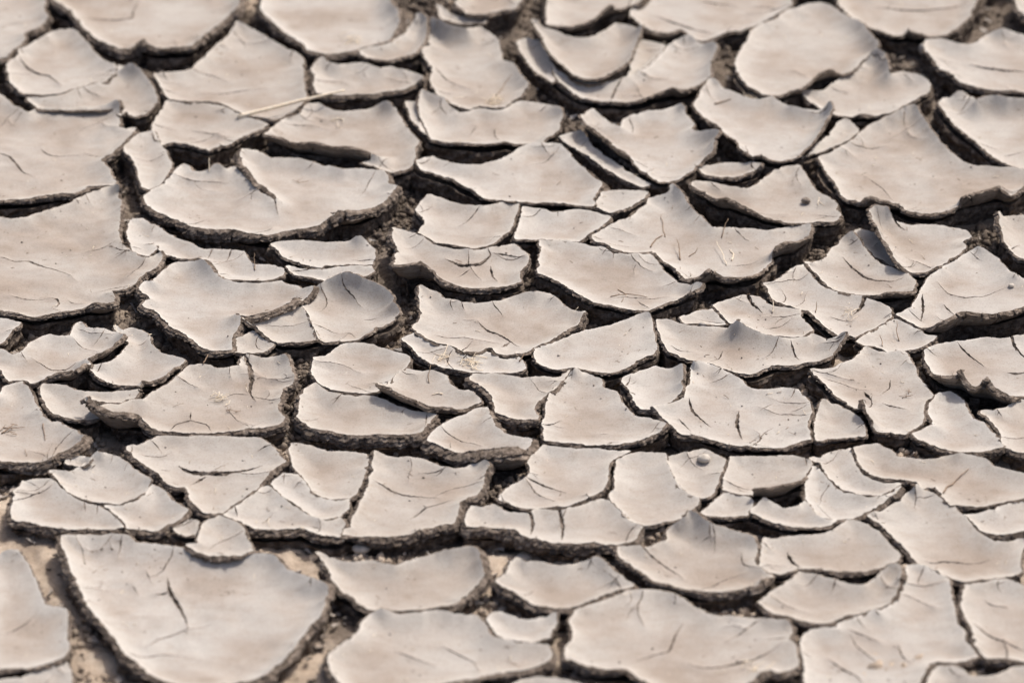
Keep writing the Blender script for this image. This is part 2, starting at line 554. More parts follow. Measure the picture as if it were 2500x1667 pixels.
def trace(reg, pts, h, z):
    ox, oy = OFF[reg]
    rim = []
    for p in parse(pts):
        zz = ((p[2] if len(p) > 2 else h) + z) * ZP
        x, y = unproject(ox + p[0] / 2.45, oy + p[1] / 2.45, zz)
        rim.append((x, y, zz))
    return smooth_outline(rim, 0.0013)

def close_gap(k):
    """Plates of one torn sheet: side edges come close to the neighbour's, front and back edges stay as traced."""
    loop = PENDING[k][3].copy()
    nrm = loop_normals(loop)
    lo, hi = loop[:, :2].min(0) - 0.03, loop[:, :2].max(0) + 0.03
    gap = np.full(len(loop), 0.03)
    for j, other in enumerate(PENDING):
        if j == k:
            continue
        o = other[3][::3, :2]
        o = o[(o[:, 0] > lo[0]) & (o[:, 0] < hi[0]) & (o[:, 1] > lo[1]) & (o[:, 1] < hi[1])]
        if len(o):
            gap = np.minimum(gap, np.sqrt(((loop[:, None, 0] - o[None, :, 0]) ** 2 + (loop[:, None, 1] - o[None, :, 1]) ** 2).min(1)))
    grow = np.clip(0.20 * (gap - 0.002), 0, 0.0040) * np.clip(np.abs(nrm[:, 0]) * 1.2 + 0.15, 0, 1)
    grow[gap > 0.022] = 0.0012
    ker = np.ones(9) / 9
    grow = np.convolve(np.concatenate([grow[-4:], grow, grow[:4]]), ker, 'valid')
    loop[:, :2] += nrm * grow[:, None]
    return loop

def build(k):
    seed, label, reg, _, T, z, cr, depth, inset, und = PENDING[k]
    ox, oy = OFF[reg]
    loop = close_gap(k)
    z0 = z * ZP
    holes = []
    for c in cr:
        w, path = c.split(':')
        pp = [unproject(ox + a[0] / 2.45, oy + a[1] / 2.45, z0) for a in parse(path)]
        holes.append(crack_polygon([(float(a), float(b)) for a, b in pp], float(w) * ZP * 1.15))
    if not any(w in label for w in ("uncracked", "no cracks", "smooth", "clean rims", "faint hairline")):
        holes += rim_splits(loop, seed)
    (v, t, mi, mg), under, loop = build_plate_meshes(loop, holes, T * ZP, z0, seed, depth=depth, inset=inset, und=und)
    c = np.array([loop[:, 0].mean(), loop[:, 1].mean(), -depth])
    root = link("mud_plate", None, None, tuple(c))
    root.empty_display_size = 0.02
    tag(root, label, "mud plate", GROUP)
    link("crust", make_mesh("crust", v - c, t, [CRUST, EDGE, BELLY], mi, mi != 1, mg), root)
    if under is not None:
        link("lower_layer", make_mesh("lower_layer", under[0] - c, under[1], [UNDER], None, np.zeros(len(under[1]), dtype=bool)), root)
    PLATE_LOOPS.append(loop)
    return root

# ------------------------------------------------------------------ the bed under the cracks
BED = -0.0235
def bed_z(x, y):
    r = fbm(x * 95, y * 95, 431, 4)
    heap = np.clip(fbm(x * 13, y * 13, 455, 3), 0, 1)
    near = np.clip((-0.08 - y) / 0.30, 0, 1) * 0.008
    return BED + near + 0.004 * fbm(x * 9, y * 9, 401, 3) + 0.0022 * r + heap * (0.008 + 0.004 * vnoise(x * 210, y * 210, 470))
def axis(lo, hi, step, far):
    n = np.arange(lo, hi, step)
    f = np.array([0.03, 0.08, 0.18, 0.4, 0.9, 2, 5, 12, 30, far])
    return np.concatenate([(lo - f)[::-1], n, hi + f])
xs, ys = axis(-0.62, 0.62, 0.0030, 60), axis(-0.72, 0.86, 0.0030, 80)
GX, GY = np.meshgrid(xs, ys)
GZ = bed_z(GX, GY)
i = np.arange(GX.size).reshape(GX.shape)
a, b, c_, d = i[:-1, :-1].ravel(), i[:-1, 1:].ravel(), i[1:, 1:].ravel(), i[1:, :-1].ravel()
ground = link("ground", make_mesh("ground", np.stack([GX.ravel(), GY.ravel(), GZ.ravel()], 1),
              np.concatenate([np.stack([a, b, c_], 1), np.stack([a, c_, d], 1)]), [SAND]))
ground["kind"] = "structure"
ground["label"] = "sandy soil bed at the bottom of the cracks"

# ------------------------------------------------------------------ mud plates, top row of the view
P("pale flat mud plate cut off by the top left corner", 'r00', "-150,-150 200,-150 240,5 255,60 280,95,50 262,130 200,172 140,190 125,250 60,310 10,345 -150,370", T=40)
P("deep bowl plate with small notch peak in thick front edge, top left", 'r00', "300,-80 345,5 420,62 490,130 560,200 640,255 720,290 780,285 830,250,50 860,235,80 890,262,50 960,280 1040,280 1150,270 1210,215 1290,150 1360,95 1410,40,60 1430,-80",
  inset=-0.0050, T=55, depth=0.04, cr=["14:530,105 700,108 790,95 797,50 832,-5"])
P("wide smooth plate with thick dark left edge, second along the top edge", 'r00', "1590,-80 1570,60 1640,130 1720,200 1800,250 1866,295 1946,320 2016,315 2100,300 2160,280 2250,262 2320,235 2362,150,50 2366,60,70 2326,15,70 2290,-80", T=55)
P("narrow crescent flake with upright pointed tip, beside the wide smooth top plate", 'r10', "270,300 330,285 420,270 480,240 560,180 600,130,60 622,85,100 655,110,90 660,200,50 640,260 600,310 540,330 450,355 380,350 310,330", T=30)
P("rounded plate with short diagonal crack above the long curled strip, upper left", 'r00', "265,225 330,190 430,180 480,235 540,290 600,350 680,395 735,400 700,440 630,480 540,500 450,530 350,555 280,568 200,560 130,545 80,500 50,430 55,390 110,350 120,300 160,290 230,250",
  T=30, cr=["18:112,360 160,400 220,430 290,440 370,505"])
P("crescent plate rising to a shaded sharp peak, upper left", 'r00', "175,590 290,582 420,548 520,515 620,488 700,435 768,385,95 790,390,95 840,440,60 890,510,50 925,590,40 910,630 870,670 810,690 760,665 715,690 700,650 600,655 400,660 230,645 200,610", T=22)
P("broad wrinkled plate with two hairline cracks at the left edge", 'r00', "-150,540 0,575 60,625 130,665 165,680 220,655 400,650 520,645 600,635 660,615,50 692,600,85 705,640,60 710,690 690,760 760,780 800,768 720,865 640,920 600,960 640,1000 670,1080 680,1105 600,1105 520,1115 440,1145 350,1150 250,1165 150,1185 50,1190 -150,1195",
  h=22, T=40, und=0.0022, cr=["14:-20,900 60,925 100,975 130,1010 215,1052", "11:240,872 280,905 350,918 475,912"])
P("small upright oval plate beside the deep rubble crack, upper left", 'r00', "850,800 910,788 940,830 970,890 1000,950 1005,1000 980,1050 950,1100 910,1130 870,1120 840,1060 810,980 770,910 745,880 790,840", h=16)
P("tall peaked plate between the two thick-edged top left bowls", 'r00', "935,445,40 1110,425 1170,390 1220,345 1300,280 1380,200 1420,130,60 1500,170 1580,220 1680,280 1800,350 1788,400 1800,480 1815,570 1790,615 1700,690 1640,712 1560,702 1480,682 1400,648 1300,610 1200,603 1100,600 1020,588 1010,570 985,510",
  h=24, T=30, cr=["8:1215,540 1330,545 1450,525 1610,513"])
P("flat plate with crumbled front wall in front of the tall peaked plate", 'r00', "1008,608 1170,618 1290,630 1380,662 1480,702 1600,740 1560,762 1500,792 1430,822 1370,860 1300,875 1250,900 1200,880 1120,860 1030,850 970,865 930,820 920,770 960,690 995,640", h=16, T=22, cr=["9:1145,763 1250,785 1405,822"])
P("narrow lens-shaped plate with the long pale straw at its front", 'r10', "0,400 45,345,55 80,380 130,395 200,385 280,385 380,415 450,405 500,420 570,435 622,465,55 590,495 540,525 460,545 360,555 250,560 150,565 70,560 20,550 0,500 8,440", T=38)
P("leaf-shaped plate with a long rolled front lip over a dark gap, upper left of centre", 'r00', "1590,800,70 1640,768,50 1700,720 1800,690 1840,640 1900,620 1980,660 2040,670 2120,665 2220,650 2310,605,85 2336,640,60 2361,690 2406,750 2446,800 2486,850 2466,920 2441,1000 2356,1030 2266,1005 2176,975 2286,945 2226,915,70 2156,885,95 2086,870,100 1986,865,100 1886,850,100 1780,848,95 1700,825,90 1640,805,80", h=26, T=22)
P("huge bowl plate with one wedge-shaped slot and thick dark front edge, left of centre", 'r00', "910,1140 960,1120 1010,1080 1060,1030 1100,990 1140,1030 1230,1030 1300,988,65 1360,1020 1400,1000 1450,1050 1550,1140 1640,1205,25 1675,1190,30 1560,1090,50 1480,1000,60 1442,940,60 1452,895,60 1540,900 1620,950 1700,945 1800,955 1900,985 2050,1015 2150,1010 2290,1020 2320,1100 2366,1112 2310,1180 2270,1215 2220,1240 2140,1250,60 2010,1250,70 1990,1280,60 1950,1310 1890,1345 1800,1360 1700,1375 1600,1400 1540,1395 1470,1380 1390,1365 1300,1365 1200,1355 1110,1340 1030,1300 960,1265 890,1225 880,1190",
  h=28, T=62, depth=0.042, und=0.0020, cr=["8:1640,1200 1650,1240 1665,1285"])
# left side, middle band
P("largest plate of the left edge, wrinkled, with a raised rear right corner", 'r01', "-150,60 0,45 60,55 150,45 220,20 330,-10 400,-30 480,-65 560,-100 640,-135 690,-150,70 700,-100 715,-30 695,40 690,120 700,180 740,225 800,255 850,285 900,290 940,260 965,240,45 960,275 900,340 830,400 780,445 720,468 660,480 685,540,40 640,550,65 570,548,70 510,575 400,595 300,612 200,628 100,605 0,592 -150,590",
  h=24, T=38, und=0.0024, cr=["12:-20,262 80,285 170,285 290,330 400,370 452,402", "9:508,237 600,220 695,193", "7:55,508 140,530 285,520", "14:290,515 340,520 355,550 330,577", "6:400,520 440,545 525,555"])
P("flat pale plate tucked under the dark edge of the huge bowl plate", 'r01', "805,55 850,50 920,95 1020,150 1130,195 1200,230 1290,235 1400,240 1460,250 1490,310 1530,330 1610,330 1690,350 1680,385 1620,408 1550,416 1450,412 1370,408 1320,385 1270,335 1225,292 1190,275,35 1130,285,35 1060,275 1000,260 968,235 940,200 890,270 830,255 800,225 780,170 790,100",
  h=16, T=22, cr=["9:865,205 930,210", "7:1280,235 1235,290", "8:1390,240 1350,305", "6:1255,308 1345,300"])
P("large smooth bowl with thick dark left front edge and rolled right lip, left of centre", 'r01', "870,425 930,425 965,395 1000,355 1060,318 1120,310 1170,305,50 1200,298,75 1250,350,60 1310,405,40 1400,427 1550,432 1680,422 1700,440 1760,455 1790,472 1850,452,50 1882,448,65 1850,500,50 1805,548,45 1772,508,70 1720,545,70 1640,590,65 1560,615,60 1480,625,50 1412,615,50 1425,650,50 1402,740 1376,828 1290,830 1220,820 1160,770 1090,720 1030,690 1010,660 930,600 870,565 880,540 910,525 850,460", h=28, T=48, depth=0.042)
P("small four-sided tilted plate behind the bowl with a strongly shaded back", 'r01', "1808,575 1840,630 1880,720 1915,768 1850,775,45 1760,780,50 1690,788,40 1640,780 1560,710,40 1500,670,50 1450,640,50 1480,655 1560,655 1700,625 1760,585", h=24, T=18)
P("small flat triangular piece in front of the tilted four-sided plate", 'r01', "1510,725 1570,760 1645,800 1600,830 1530,850 1480,852 1400,850 1390,820 1410,770 1460,755", h=12, T=18)
P("bowl plate with a high arched back casting shadow on itself, left of centre", 'r11', "-6,470 30,440,60 100,410,90 190,370,130 280,405,120 370,440,100 430,490,90 470,560,75 490,610,50 460,650 400,690 360,690 300,725,50 250,768 170,775 80,780 34,768 -6,690 -46,610 -70,562 -40,510", h=26, T=20, cr=["5:290,637 380,637", "6:150,718 215,722 245,755"])
P("thin lens-shaped plate right under the dark end of the huge bowl plate", 'r01', "1630,200 1700,190 1800,185 1950,190 2080,190 2150,155,65 2200,200 2235,240 2215,300 2220,320 2140,322 2030,322 1960,328 1920,342 1860,330 1760,290 1700,270 1660,230", h=22, T=20)
P("narrow strip plate in front of the thin lens-shaped plate", 'r01', "1720,335 1800,347 1920,356 2020,344 2150,334 2220,334 2225,360 2160,385 2080,378 2000,410 1960,420 1890,400 1820,385 1760,365", h=22, T=24)
P("small plain wedge of plate at the left edge below the largest left plate", 'r01', "-100,640 0,650 110,672 60,720 0,785 -100,810", h=14, T=20)
P("plate with a long straight rolled lip pointing up right, left edge", 'r01', "-100,840 0,835 60,858 130,850 200,790 290,745 360,750 430,750 440,720 480,670 510,705 600,715 690,728 740,735,80 690,780,70 600,840,70 500,890,50 540,920,55 500,915,70 460,940,70 410,955,75 340,960,60 280,990,40 210,1025 140,1015 60,1015 0,945 -100,930",
  h=22, T=30, cr=["11:480,905 400,940 310,945 250,910 183,883", "6:438,778 500,815 590,830", "5:120,860 165,905"])
P("triangular plate with wavy front edge beside the straight rolled lip", 'r01', "690,690 740,722 770,700 860,730 890,750 900,790 960,840 1040,870 1100,895 1060,920 1020,935,40 960,985,40 900,1015,40 845,1012,55 830,1040,40 760,1040 680,1030 620,1000 550,950 560,930 640,920 700,890 750,840 780,790 745,765", h=26, T=28, cr=["6:815,805 860,803 890,783"])
P("large straw-littered plate with a bark-like rolled tube at its left front corner", 'r01', "1115,950 1160,925 1240,925 1300,945 1390,940 1440,930 1470,862 1560,880 1640,880 1700,865,55 1720,920,40 1742,980,40 1725,1030 1680,1060 1660,1120 1650,1170 1668,1250 1650,1275 1560,1290 1450,1310 1350,1320 1260,1330 1150,1325 1050,1320 960,1310 890,1270,40 840,1225,70 790,1205,95 720,1195,105 650,1190,110 590,1160,120 515,1108,125 500,1135,110 600,1165,50 720,1152 770,1125 860,1130 930,1090 1020,1040 1080,1000",
  h=22, T=46, cr=["26:1440,850 1490,930 1507,1000 1490,1070 1530,1135", "6:1490,1085 1410,1073 1325,1097", "10:1018,1308 1050,1260 1140,1245 1240,1265 1267,1325", "8:1138,1193 1138,1247", "5:1360,1170 1420,1245 1525,1277"])
P("pale crescent plate left of the bark-like rolled tube", 'r01', "265,1035 350,1050 460,1080 640,1085 830,1070 800,1110 720,1145 620,1135 520,1110 500,1150 560,1205 590,1240 520,1245 440,1235 370,1215 310,1185 280,1130 265,1080", h=22, T=34)
P("littered plate with thick rolled right end at the left edge", 'r01', "-100,1120 0,1110 50,1050 130,1025 150,1060 190,1150 230,1230 300,1270 340,1262 390,1300 450,1325,40 488,1345,70 440,1390,70 390,1430,60 330,1460,50 250,1490,40 160,1500 60,1495 -100,1480", h=26, T=52)
P("tiny upcurled chip beside the thick rolled end, left edge", 'r01', "408,1490 430,1470 500,1470 540,1480,50 500,1520,30 440,1530 400,1510", h=18, T=16)
# lower left
P("small domed plate below the tiny upcurled chip", 'r02', "590,180,55 660,210 720,250 760,280 840,320 910,350,45 890,390 840,440 790,470 720,495 650,492 600,488 520,470 430,430 360,370 320,320 310,300 420,300 480,270 540,230", h=24, T=18)
P("flat plate with straight thick front edge at the far lower left", 'r02', "150,360 220,350 300,345 330,380 400,440 500,492 590,512 640,545 700,590 738,632 640,640 520,640 400,645 300,630 200,610 110,590 80,580 90,500 85,430 130,390", h=20, T=50, cr=["6:585,512 578,570"])
P("small three-cornered plate right of the flat far lower left plate", 'r02', "910,382 970,430 1020,490 1060,515 1110,530 1060,580 1000,620 930,650 860,650 760,640 740,600 690,552 630,506 720,507 810,477 870,432", h=22, T=40)
P("plate with a lipped slit opened like a mouth, left of centre", 'r02', "760,150 840,150 920,120 980,95 1100,95 1300,95 1480,105 1560,115 1600,150 1650,200 1700,240 1640,270 1590,310 1570,350 1540,400 1450,460 1390,500 1330,550 1260,545 1200,510 1150,450 1110,385 1060,390 1010,360 960,310 880,260 820,205 790,180",
  h=22, T=44, cr=["44:1065,262 1120,290 1230,302 1350,300 1450,285 1570,257", "16:1230,320 1140,378", "7:825,207 980,210 1032,180", "6:955,295 1025,295"])
P("small plate with a curved hairline along its lower right, lower left of centre", 'r02', "1630,377 1700,322 1780,322 1820,372 1880,432 1950,472 2040,480 2090,472 2060,532 2030,560 1960,582 1905,577 1840,542 1760,487 1690,437", h=12, T=22)
P("long low plate with thick straight front edge below the hairline-cut plate", 'r02', "1610,392 1680,454 1750,504 1830,559 1900,597 1970,600 2030,580 2060,620 2040,660 2030,690 1960,680 1880,660 1820,640 1700,640 1580,640 1500,620 1430,590 1340,560 1370,530 1430,500 1500,460 1580,400", h=20, T=56, cr=["8:1400,520 1422,578", "5:1568,602 1637,543"])
P("flat smooth plate left of the sandy vertical crack, lower centre", 'r02', "1750,140 1850,150 1960,185 2080,190 2190,200 2180,280 2150,370 2120,430 2090,460 2030,466 1960,460 1900,436 1850,392 1812,338 1792,310 1770,260 1755,200", h=14, T=24)
P("large flat plate with branching hairlines right of the sandy vertical crack", 'r12', "365,185,50 410,210 480,225 600,225 680,245 780,290 870,290 960,265 1002,245,50 1020,270,40 990,370 960,430 880,460 850,490 830,560 810,600 740,620 660,645 560,670 450,685 330,685 240,685 165,682 170,650 220,630 250,560 290,480 320,420 345,330 350,260",
  h=20, T=56, cr=["12:335,363 420,390 510,425 620,435 745,451", "10:565,573 660,505 740,485 830,460", "8:640,488 668,508"])
P("plate with pale crumbs on its back and a wavy front, lower centre", 'r12', "1370,150 1480,165 1620,165 1750,175 1880,180 1810,210 1750,245 1740,300 1720,370 1680,420 1600,470 1500,505 1430,500 1330,520 1250,515 1170,505 1120,470 1160,410 1250,355 1290,310 1300,240 1340,190", h=18, T=24, cr=["14:1245,353 1340,370 1505,417"])
P("long plate split by two short vertical cracks, lower centre", 'r12', "940,520 1000,525 1070,500 1120,545 1200,550 1270,560 1340,530 1440,540 1560,520 1640,490 1720,467 1760,482 1820,542 1880,602 1950,637 1900,690 1840,730 1760,735 1650,720 1560,725 1450,720 1340,700 1260,685 1190,645 1110,635 980,630 920,620 925,560", h=20, T=60, cr=["20:1275,545 1303,610 1285,680", "20:1452,530 1480,620 1473,718"])
P("smooth scooped plate left of the small plate with the pebble", 'r12', "1960,190 2090,195 2100,250 2130,330 2180,400 2240,440 2290,460 2270,500 2210,560 2130,595 2060,600 1960,630 1900,600 1830,530 1770,460 1800,410 1810,330 1815,240 1880,205", h=22, T=20)
P("small shield-shaped plate carrying a round pebble", 'r22', "210,215 300,200 430,180 520,215 555,230 550,290 510,370 470,440 440,460 370,450 300,410 260,340 230,270", h=20, T=24)
P("plate with a curled brown front lip right of the pebble plate", 'r22', "600,215 700,215 780,220 930,210 1050,230 1080,260 1050,310 1025,345,50 930,365,95 840,390,95 740,398,85 735,440,20 680,440 610,425 555,410 560,340 590,270", h=20, T=24)
P("small pale piece just below the pebble plate", 'r22', "540,440 600,430 690,450 725,480 720,530 700,562 640,565 560,570 480,565 430,545 470,520 510,480", h=18, T=24)
P("thin crescent plate under the curled brown front lip", 'r22', "800,460,50 850,500 920,520 1000,515 1040,480 1065,510 1110,560 1170,590 1230,590 1210,610 1150,625 1060,635 960,625 870,605 780,570 720,545 750,510", h=22, T=24)
P("curved plate narrowing to the upper left, right of the curled brown lip", 'r22', "1085,270 1120,290 1180,360 1250,422 1330,442 1420,462 1510,457 1560,432 1612,387,45 1580,430,40 1500,480 1440,510 1380,550 1310,580 1240,585 1170,583 1110,545 1070,490 1050,440 1055,350", h=20, T=36)
P("crescent plate nested in the curve right of the narrowing plate", 'r22', "1070,220 1150,215 1230,190 1320,165 1330,230 1360,300 1430,350 1520,375 1610,377 1560,408 1500,436 1420,441 1340,427 1260,402 1200,347 1160,297 1130,257", h=18, T=22)
P("very wide smooth plate reaching the right edge, with one thin twig lying on it", 'r22', "1335,160,40 1400,150 1470,140 1530,165 1590,210 1680,230 1800,235 1900,215 1960,195,40 2030,210 2100,230 2160,270 2250,290 2320,310 2420,330 2480,430 2420,450 2320,465 2200,490 2090,508 1980,503 1910,500 1880,470 1830,390 1740,405 1720,360 1640,350 1560,345 1480,330 1410,290 1360,230", h=26, T=28)
P("small curled plate at the right edge below the very wide smooth plate", 'r22', "1990,560 2060,560 2150,535 2250,500 2330,475 2480,462 2480,660 2400,650 2340,655 2260,670 2170,670 2100,650 2040,595", h=22, T=36)
P("large flat kite-shaped plate with a peaked back, lower right", 'r22', "1710,390,60 1760,420 1830,450 1900,492 1950,535 2000,575 2050,645 2100,695 2180,725 2260,730 2340,715 2330,760 2320,830 2330,900 2260,925 2180,940 2080,950 2000,955 1920,930 1830,905 1760,870 1720,840 1670,770 1600,700 1530,630 1470,590 1420,570 1500,550 1590,490 1660,430", h=20, T=30, cr=["13:1738,840 1820,850 1860,825 1940,830 2040,838 2155,815"])
P("flat plate with one hooked crack at its front left, lower right", 'r22', "1310,590 1380,610 1440,640 1500,700 1560,760 1600,800 1580,840 1520,870,40 1440,890,50 1340,895,50 1230,890,45 1110,880,35 1030,885 960,890 880,910 800,900 780,880 790,800 800,700 860,705 960,690 1080,680 1170,675 1250,640", h=18, T=26, cr=["20:932,772 970,840 1035,892"])
P("large plate rising to a sharp shaded peak, lower right of centre", 'r22', "-66,755 -20,757 40,760 110,760 160,735 220,720 240,650 300,590,70 360,540,100 400,570,90 470,615,70 560,640,55 660,680,50 730,710,50 745,770 745,850 780,890 850,928 760,935,60 740,975,40 690,985 620,1000 560,1015 450,1010 340,1000 250,975 160,950 80,905 20,870 -30,830", h=24, T=40, cr=["12:40,762 160,830 240,880 325,943", "8:660,788 665,850 710,885 785,908"])
P("bowl plate under a dark curled lip, with a raised right rim, lower right", 'r22', "1010,905 1070,915 1170,945 1290,975 1390,990 1450,960 1500,910,40 1550,862,65 1590,850,65 1620,870,55 1602,960,45 1580,1040,35 1530,1090 1450,1120 1340,1150 1230,1185 1150,1200 1050,1190 960,1165 880,1140 820,1110 780,1085 850,1040 920,990 980,940", h=26, T=36)
P("big cracked plate running to the bottom edge right of centre", 'r22', "1660,867 1720,860 1790,890 1885,935 1900,1010 1892,1060 1920,1140 1950,1210 1985,1300 2060,1405 1950,1430 1830,1435 1760,1460 1730,1520 1690,1610 1400,1640 1200,1640 1050,1620 1060,1480 1040,1400 1030,1320 1080,1260 1160,1240 1250,1240 1250,1207 1350,1175 1470,1137 1560,1097 1612,1025 1640,940",
  h=20, T=36, cr=["8:1310,1268 1350,1330 1430,1390 1505,1438", "12:1183,1408 1260,1460 1350,1500 1392,1555", "10:1600,1328 1620,1390 1685,1442", "8:1295,1250 1420,1280 1505,1312"])
P("scooped plate with a slanting crack at the right edge, near the bottom corner", 'r22', "2010,990 2120,965 2230,955 2330,990 2480,1000 2480,1440 2350,1430 2250,1420 2150,1410 2100,1380 2070,1330 2060,1240 2020,1170 2000,1090", h=22, T=38, cr=["18:2050,1225 2130,1270 2230,1315 2370,1362", "8:2110,1065 2170,1095 2260,1100"])
P("plate below a dark oval hollow at the bottom right corner", 'r22', "1800,1530 1840,1470 1940,1480 2000,1520 2100,1530 2200,1520 2300,1480 2480,1460 2480,1720 1760,1720", h=20, T=30)
P("large plate with forked hairlines at the bottom edge, centre right", 'r22', "-326,1150 -296,1120 -186,1085 -86,1050 4,1012 100,1010 180,1025 280,1060 400,1130 500,1160 620,1172 750,1190 920,1195,45 935,1250 920,1310 970,1340 990,1400 985,1460 900,1490 800,1490 730,1530 660,1610 560,1660 300,1660 180,1590 60,1530 -20,1480 -120,1480 -240,1465 -320,1440 -380,1420 -350,1330 -330,1240", h=22, T=48,
  cr=["11:312,1198 270,1260 225,1365 180,1370 80,1395 0,1430", "15:345,1438 430,1460 540,1450 640,1430 720,1415 820,1380 905,1335"])
P("smooth domed plate with a small pointed back at the bottom edge, centre", 'r12', "340,1150 400,1125,45 480,1150 600,1155 720,1130 840,1160 940,1167 1000,1212 1050,1274 1120,1304 1220,1326 1320,1336 1380,1342 1390,1400 1330,1440 1250,1470 1150,1490 1000,1520 860,1545 700,1580 400,1610 200,1610 130,1540 90,1450 100,1380 170,1330 240,1280 290,1210", h=24, T=48, cr=["6:470,1350 590,1400 725,1447", "8:758,1328 860,1380 950,1420 982,1492"])
P("small bowl-shaped piece at the right shoulder of the smooth domed bottom plate", 'r12', "1050,1160 1110,1145 1200,1180 1300,1190 1370,1170 1430,1150,40 1410,1210 1390,1290 1310,1313 1210,1306 1100,1280 1055,1238 1032,1190", h=20, T=20)
P("wide boat-shaped bowl with clean rims, bottom centre left", 'r12', "20,790,65 80,820 200,850 340,840 470,870 560,845 680,810 800,770,55 900,755,60 960,775,60 985,840,60 980,910,45 940,990 880,1050 800,1090 700,1110 580,1125 470,1140 360,1130 280,1080 190,1010 120,930 60,850", h=30, T=48)
P("smaller boat-shaped bowl right of the wide boat-shaped bowl", 'r12', "1200,815 1270,845 1360,850 1480,865 1580,850 1680,815,60 1740,860,50 1800,930,40 1890,980,25 1800,1015 1700,1050 1600,1090 1500,1115 1390,1110 1300,1080 1210,1030 1130,980 1100,960 1150,910 1170,850", h=30, T=44)
P("biggest bowl of the foreground, bottom left, with a star-shaped crack", 'r02', "385,690,60 480,690 620,685 760,700 800,730 900,740 1000,750 1100,762 1200,782 1330,800 1460,800 1570,795,45 1640,828,45 1720,880,45 1800,925,50 1880,955,58 1935,990,58 1940,1050,52 1915,1120,44 1865,1205 1800,1290 1730,1375 1650,1455 1540,1528 1400,1560 1250,1575 1100,1570 980,1540 860,1470 750,1370 680,1270 640,1210 560,1130 500,1020 450,920,40 410,810,50 385,740,60",
  h=34, T=52, depth=0.045, und=0.0020, cr=["20:1000,915 1010,990 1050,1050 1100,1140 1127,1222", "14:925,1020 980,1012 1018,1003", "8:875,1332 950,1275 1040,1250 1125,1220 1275,1188", "5:785,955 830,1025", "5:870,880 905,955"])
P("small pale plate behind the star-cracked foreground bowl", 'r02', "1310,575 1370,600 1440,650 1470,720 1520,775 1450,800 1350,810 1260,800 1180,775 1120,740 1190,730 1200,660 1230,610", h=20, T=34, z=28)
P("tiny pale fragment left of the small plate behind the foreground bowl", 'r02', "1040,650 1130,602 1178,610 1178,680 1110,680", h=14, T=22)
P("tall plate with one faint hairline at the bottom left edge", 'r02', "-100,790 0,800 40,770,45 100,770,45 140,830 180,900 210,970 230,1040 260,1100 330,1120 380,1130 395,1200 385,1290 385,1390 320,1430 220,1460 120,1475 0,1480 -100,1490", h=24, T=36, cr=["6:35,1262 150,1200 235,1138"])
P("strip of plate at the very bottom left corner", 'r02', "-100,1560 0,1545 120,1530 300,1475 400,1435 410,1500 430,1700 -100,1700", h=16, T=26, z=-20)
P("sliver of plate showing at the bottom edge left of centre right", 'r12', "1180,1590 1300,1545 1400,1535 1560,1570 1750,1600 1900,1700 1150,1700", h=16, T=26, z=-10)
# centre
P("scalloped plate with straight right side, centre of the upper half", 'r10', "680,1165,45 720,1180 790,1205 900,1230 1000,1235 1080,1225 1150,1210 1212,1212 1200,1270 1170,1320 1150,1370 1100,1420 1040,1460 960,1480 880,1470 780,1455 700,1430 620,1395 660,1340 650,1300 610,1260 640,1210", h=20, T=22)
P("four-cornered flat plate right of the scalloped plate", 'r10', "1245,1240 1320,1250 1400,1270 1500,1265 1580,1255 1660,1275 1745,1297 1690,1350 1630,1390 1570,1440 1480,1440 1380,1433 1300,1428 1210,1425 1215,1370 1235,1310", h=16, T=20)
P("large flat plate with dark branching rootlets near its front, centre", 'r11', "1345,180 1400,185 1500,178 1570,190 1650,215 1700,218 1750,257 1830,267 1920,264 2000,258 2030,310 2080,370 2150,420 2230,455,40 2292,438,70 2250,480,55 2180,520 2100,545 2000,580 1960,590 1870,580 1780,560 1700,550 1640,530 1590,500 1500,450 1420,400 1345,370 1350,300 1375,240", h=18, T=26, cr=["7:1760,515 1860,505 1990,517 2130,508", "8:1925,528 1965,560 2000,590", "6:1800,480 1865,500"])
P("torn plate with a high rolled left lip and forked tear, centre", 'r11', "455,100,65 540,128 620,155 700,200 820,230 950,243 1010,238 1060,225 1110,220 1180,210 1250,260 1260,300 1215,350 1215,400 1225,425 1130,445 1030,460 930,460 840,440,40 760,395,80 700,345,100 630,298,120 560,308,120 480,320,110 490,260,40 520,255 490,190,45",
  h=22, T=34, cr=["26:775,288 880,325 980,318 1050,270 1032,240", "8:930,340 845,387", "14:1045,318 1060,380 1092,417", "12:1060,265 1150,265 1262,297"])
P("big bowl with a dipped scalloped back and inner forked cracks, centre", 'r11', "635,445,65 690,480 760,525 850,550 960,555 1080,550 1180,525 1260,490,45 1330,485,45 1400,500 1450,540 1470,570 1540,600 1612,605,45 1560,660 1480,710 1400,770 1310,810 1240,843 1170,858 1090,848 1060,822 1030,818 960,847 890,855 800,800 720,785 650,745 600,710 592,695 640,660 635,560",
  h=24, T=26, cr=["16:968,658 1030,705 1100,735 1160,765 1222,807", "15:1160,772 1108,817", "8:705,740 800,752 880,750 960,770 1105,787", "4:880,645 960,650"])
P("straw-covered broken plate along the front of the big scalloped bowl", 'r11', "600,732 650,768 720,803 800,820 880,872 960,865 1030,838 1060,852 1090,882 1150,897 1210,877 1245,940 1160,965 1060,970 940,965 880,955 780,935 700,905 640,865 580,800 530,765", h=14, T=26, und=0.002)
P("smooth pointed plate right of centre, no cracks, clean thin front edge", 'r11', "1988,612,45 2000,650 2010,740 2015,830 2000,855 1920,890 1850,925 1780,960 1700,960 1620,945 1560,935 1480,945 1410,935 1340,900 1320,850 1310,817 1400,800 1480,775 1560,745 1640,720 1740,690 1850,660", h=18, T=24)
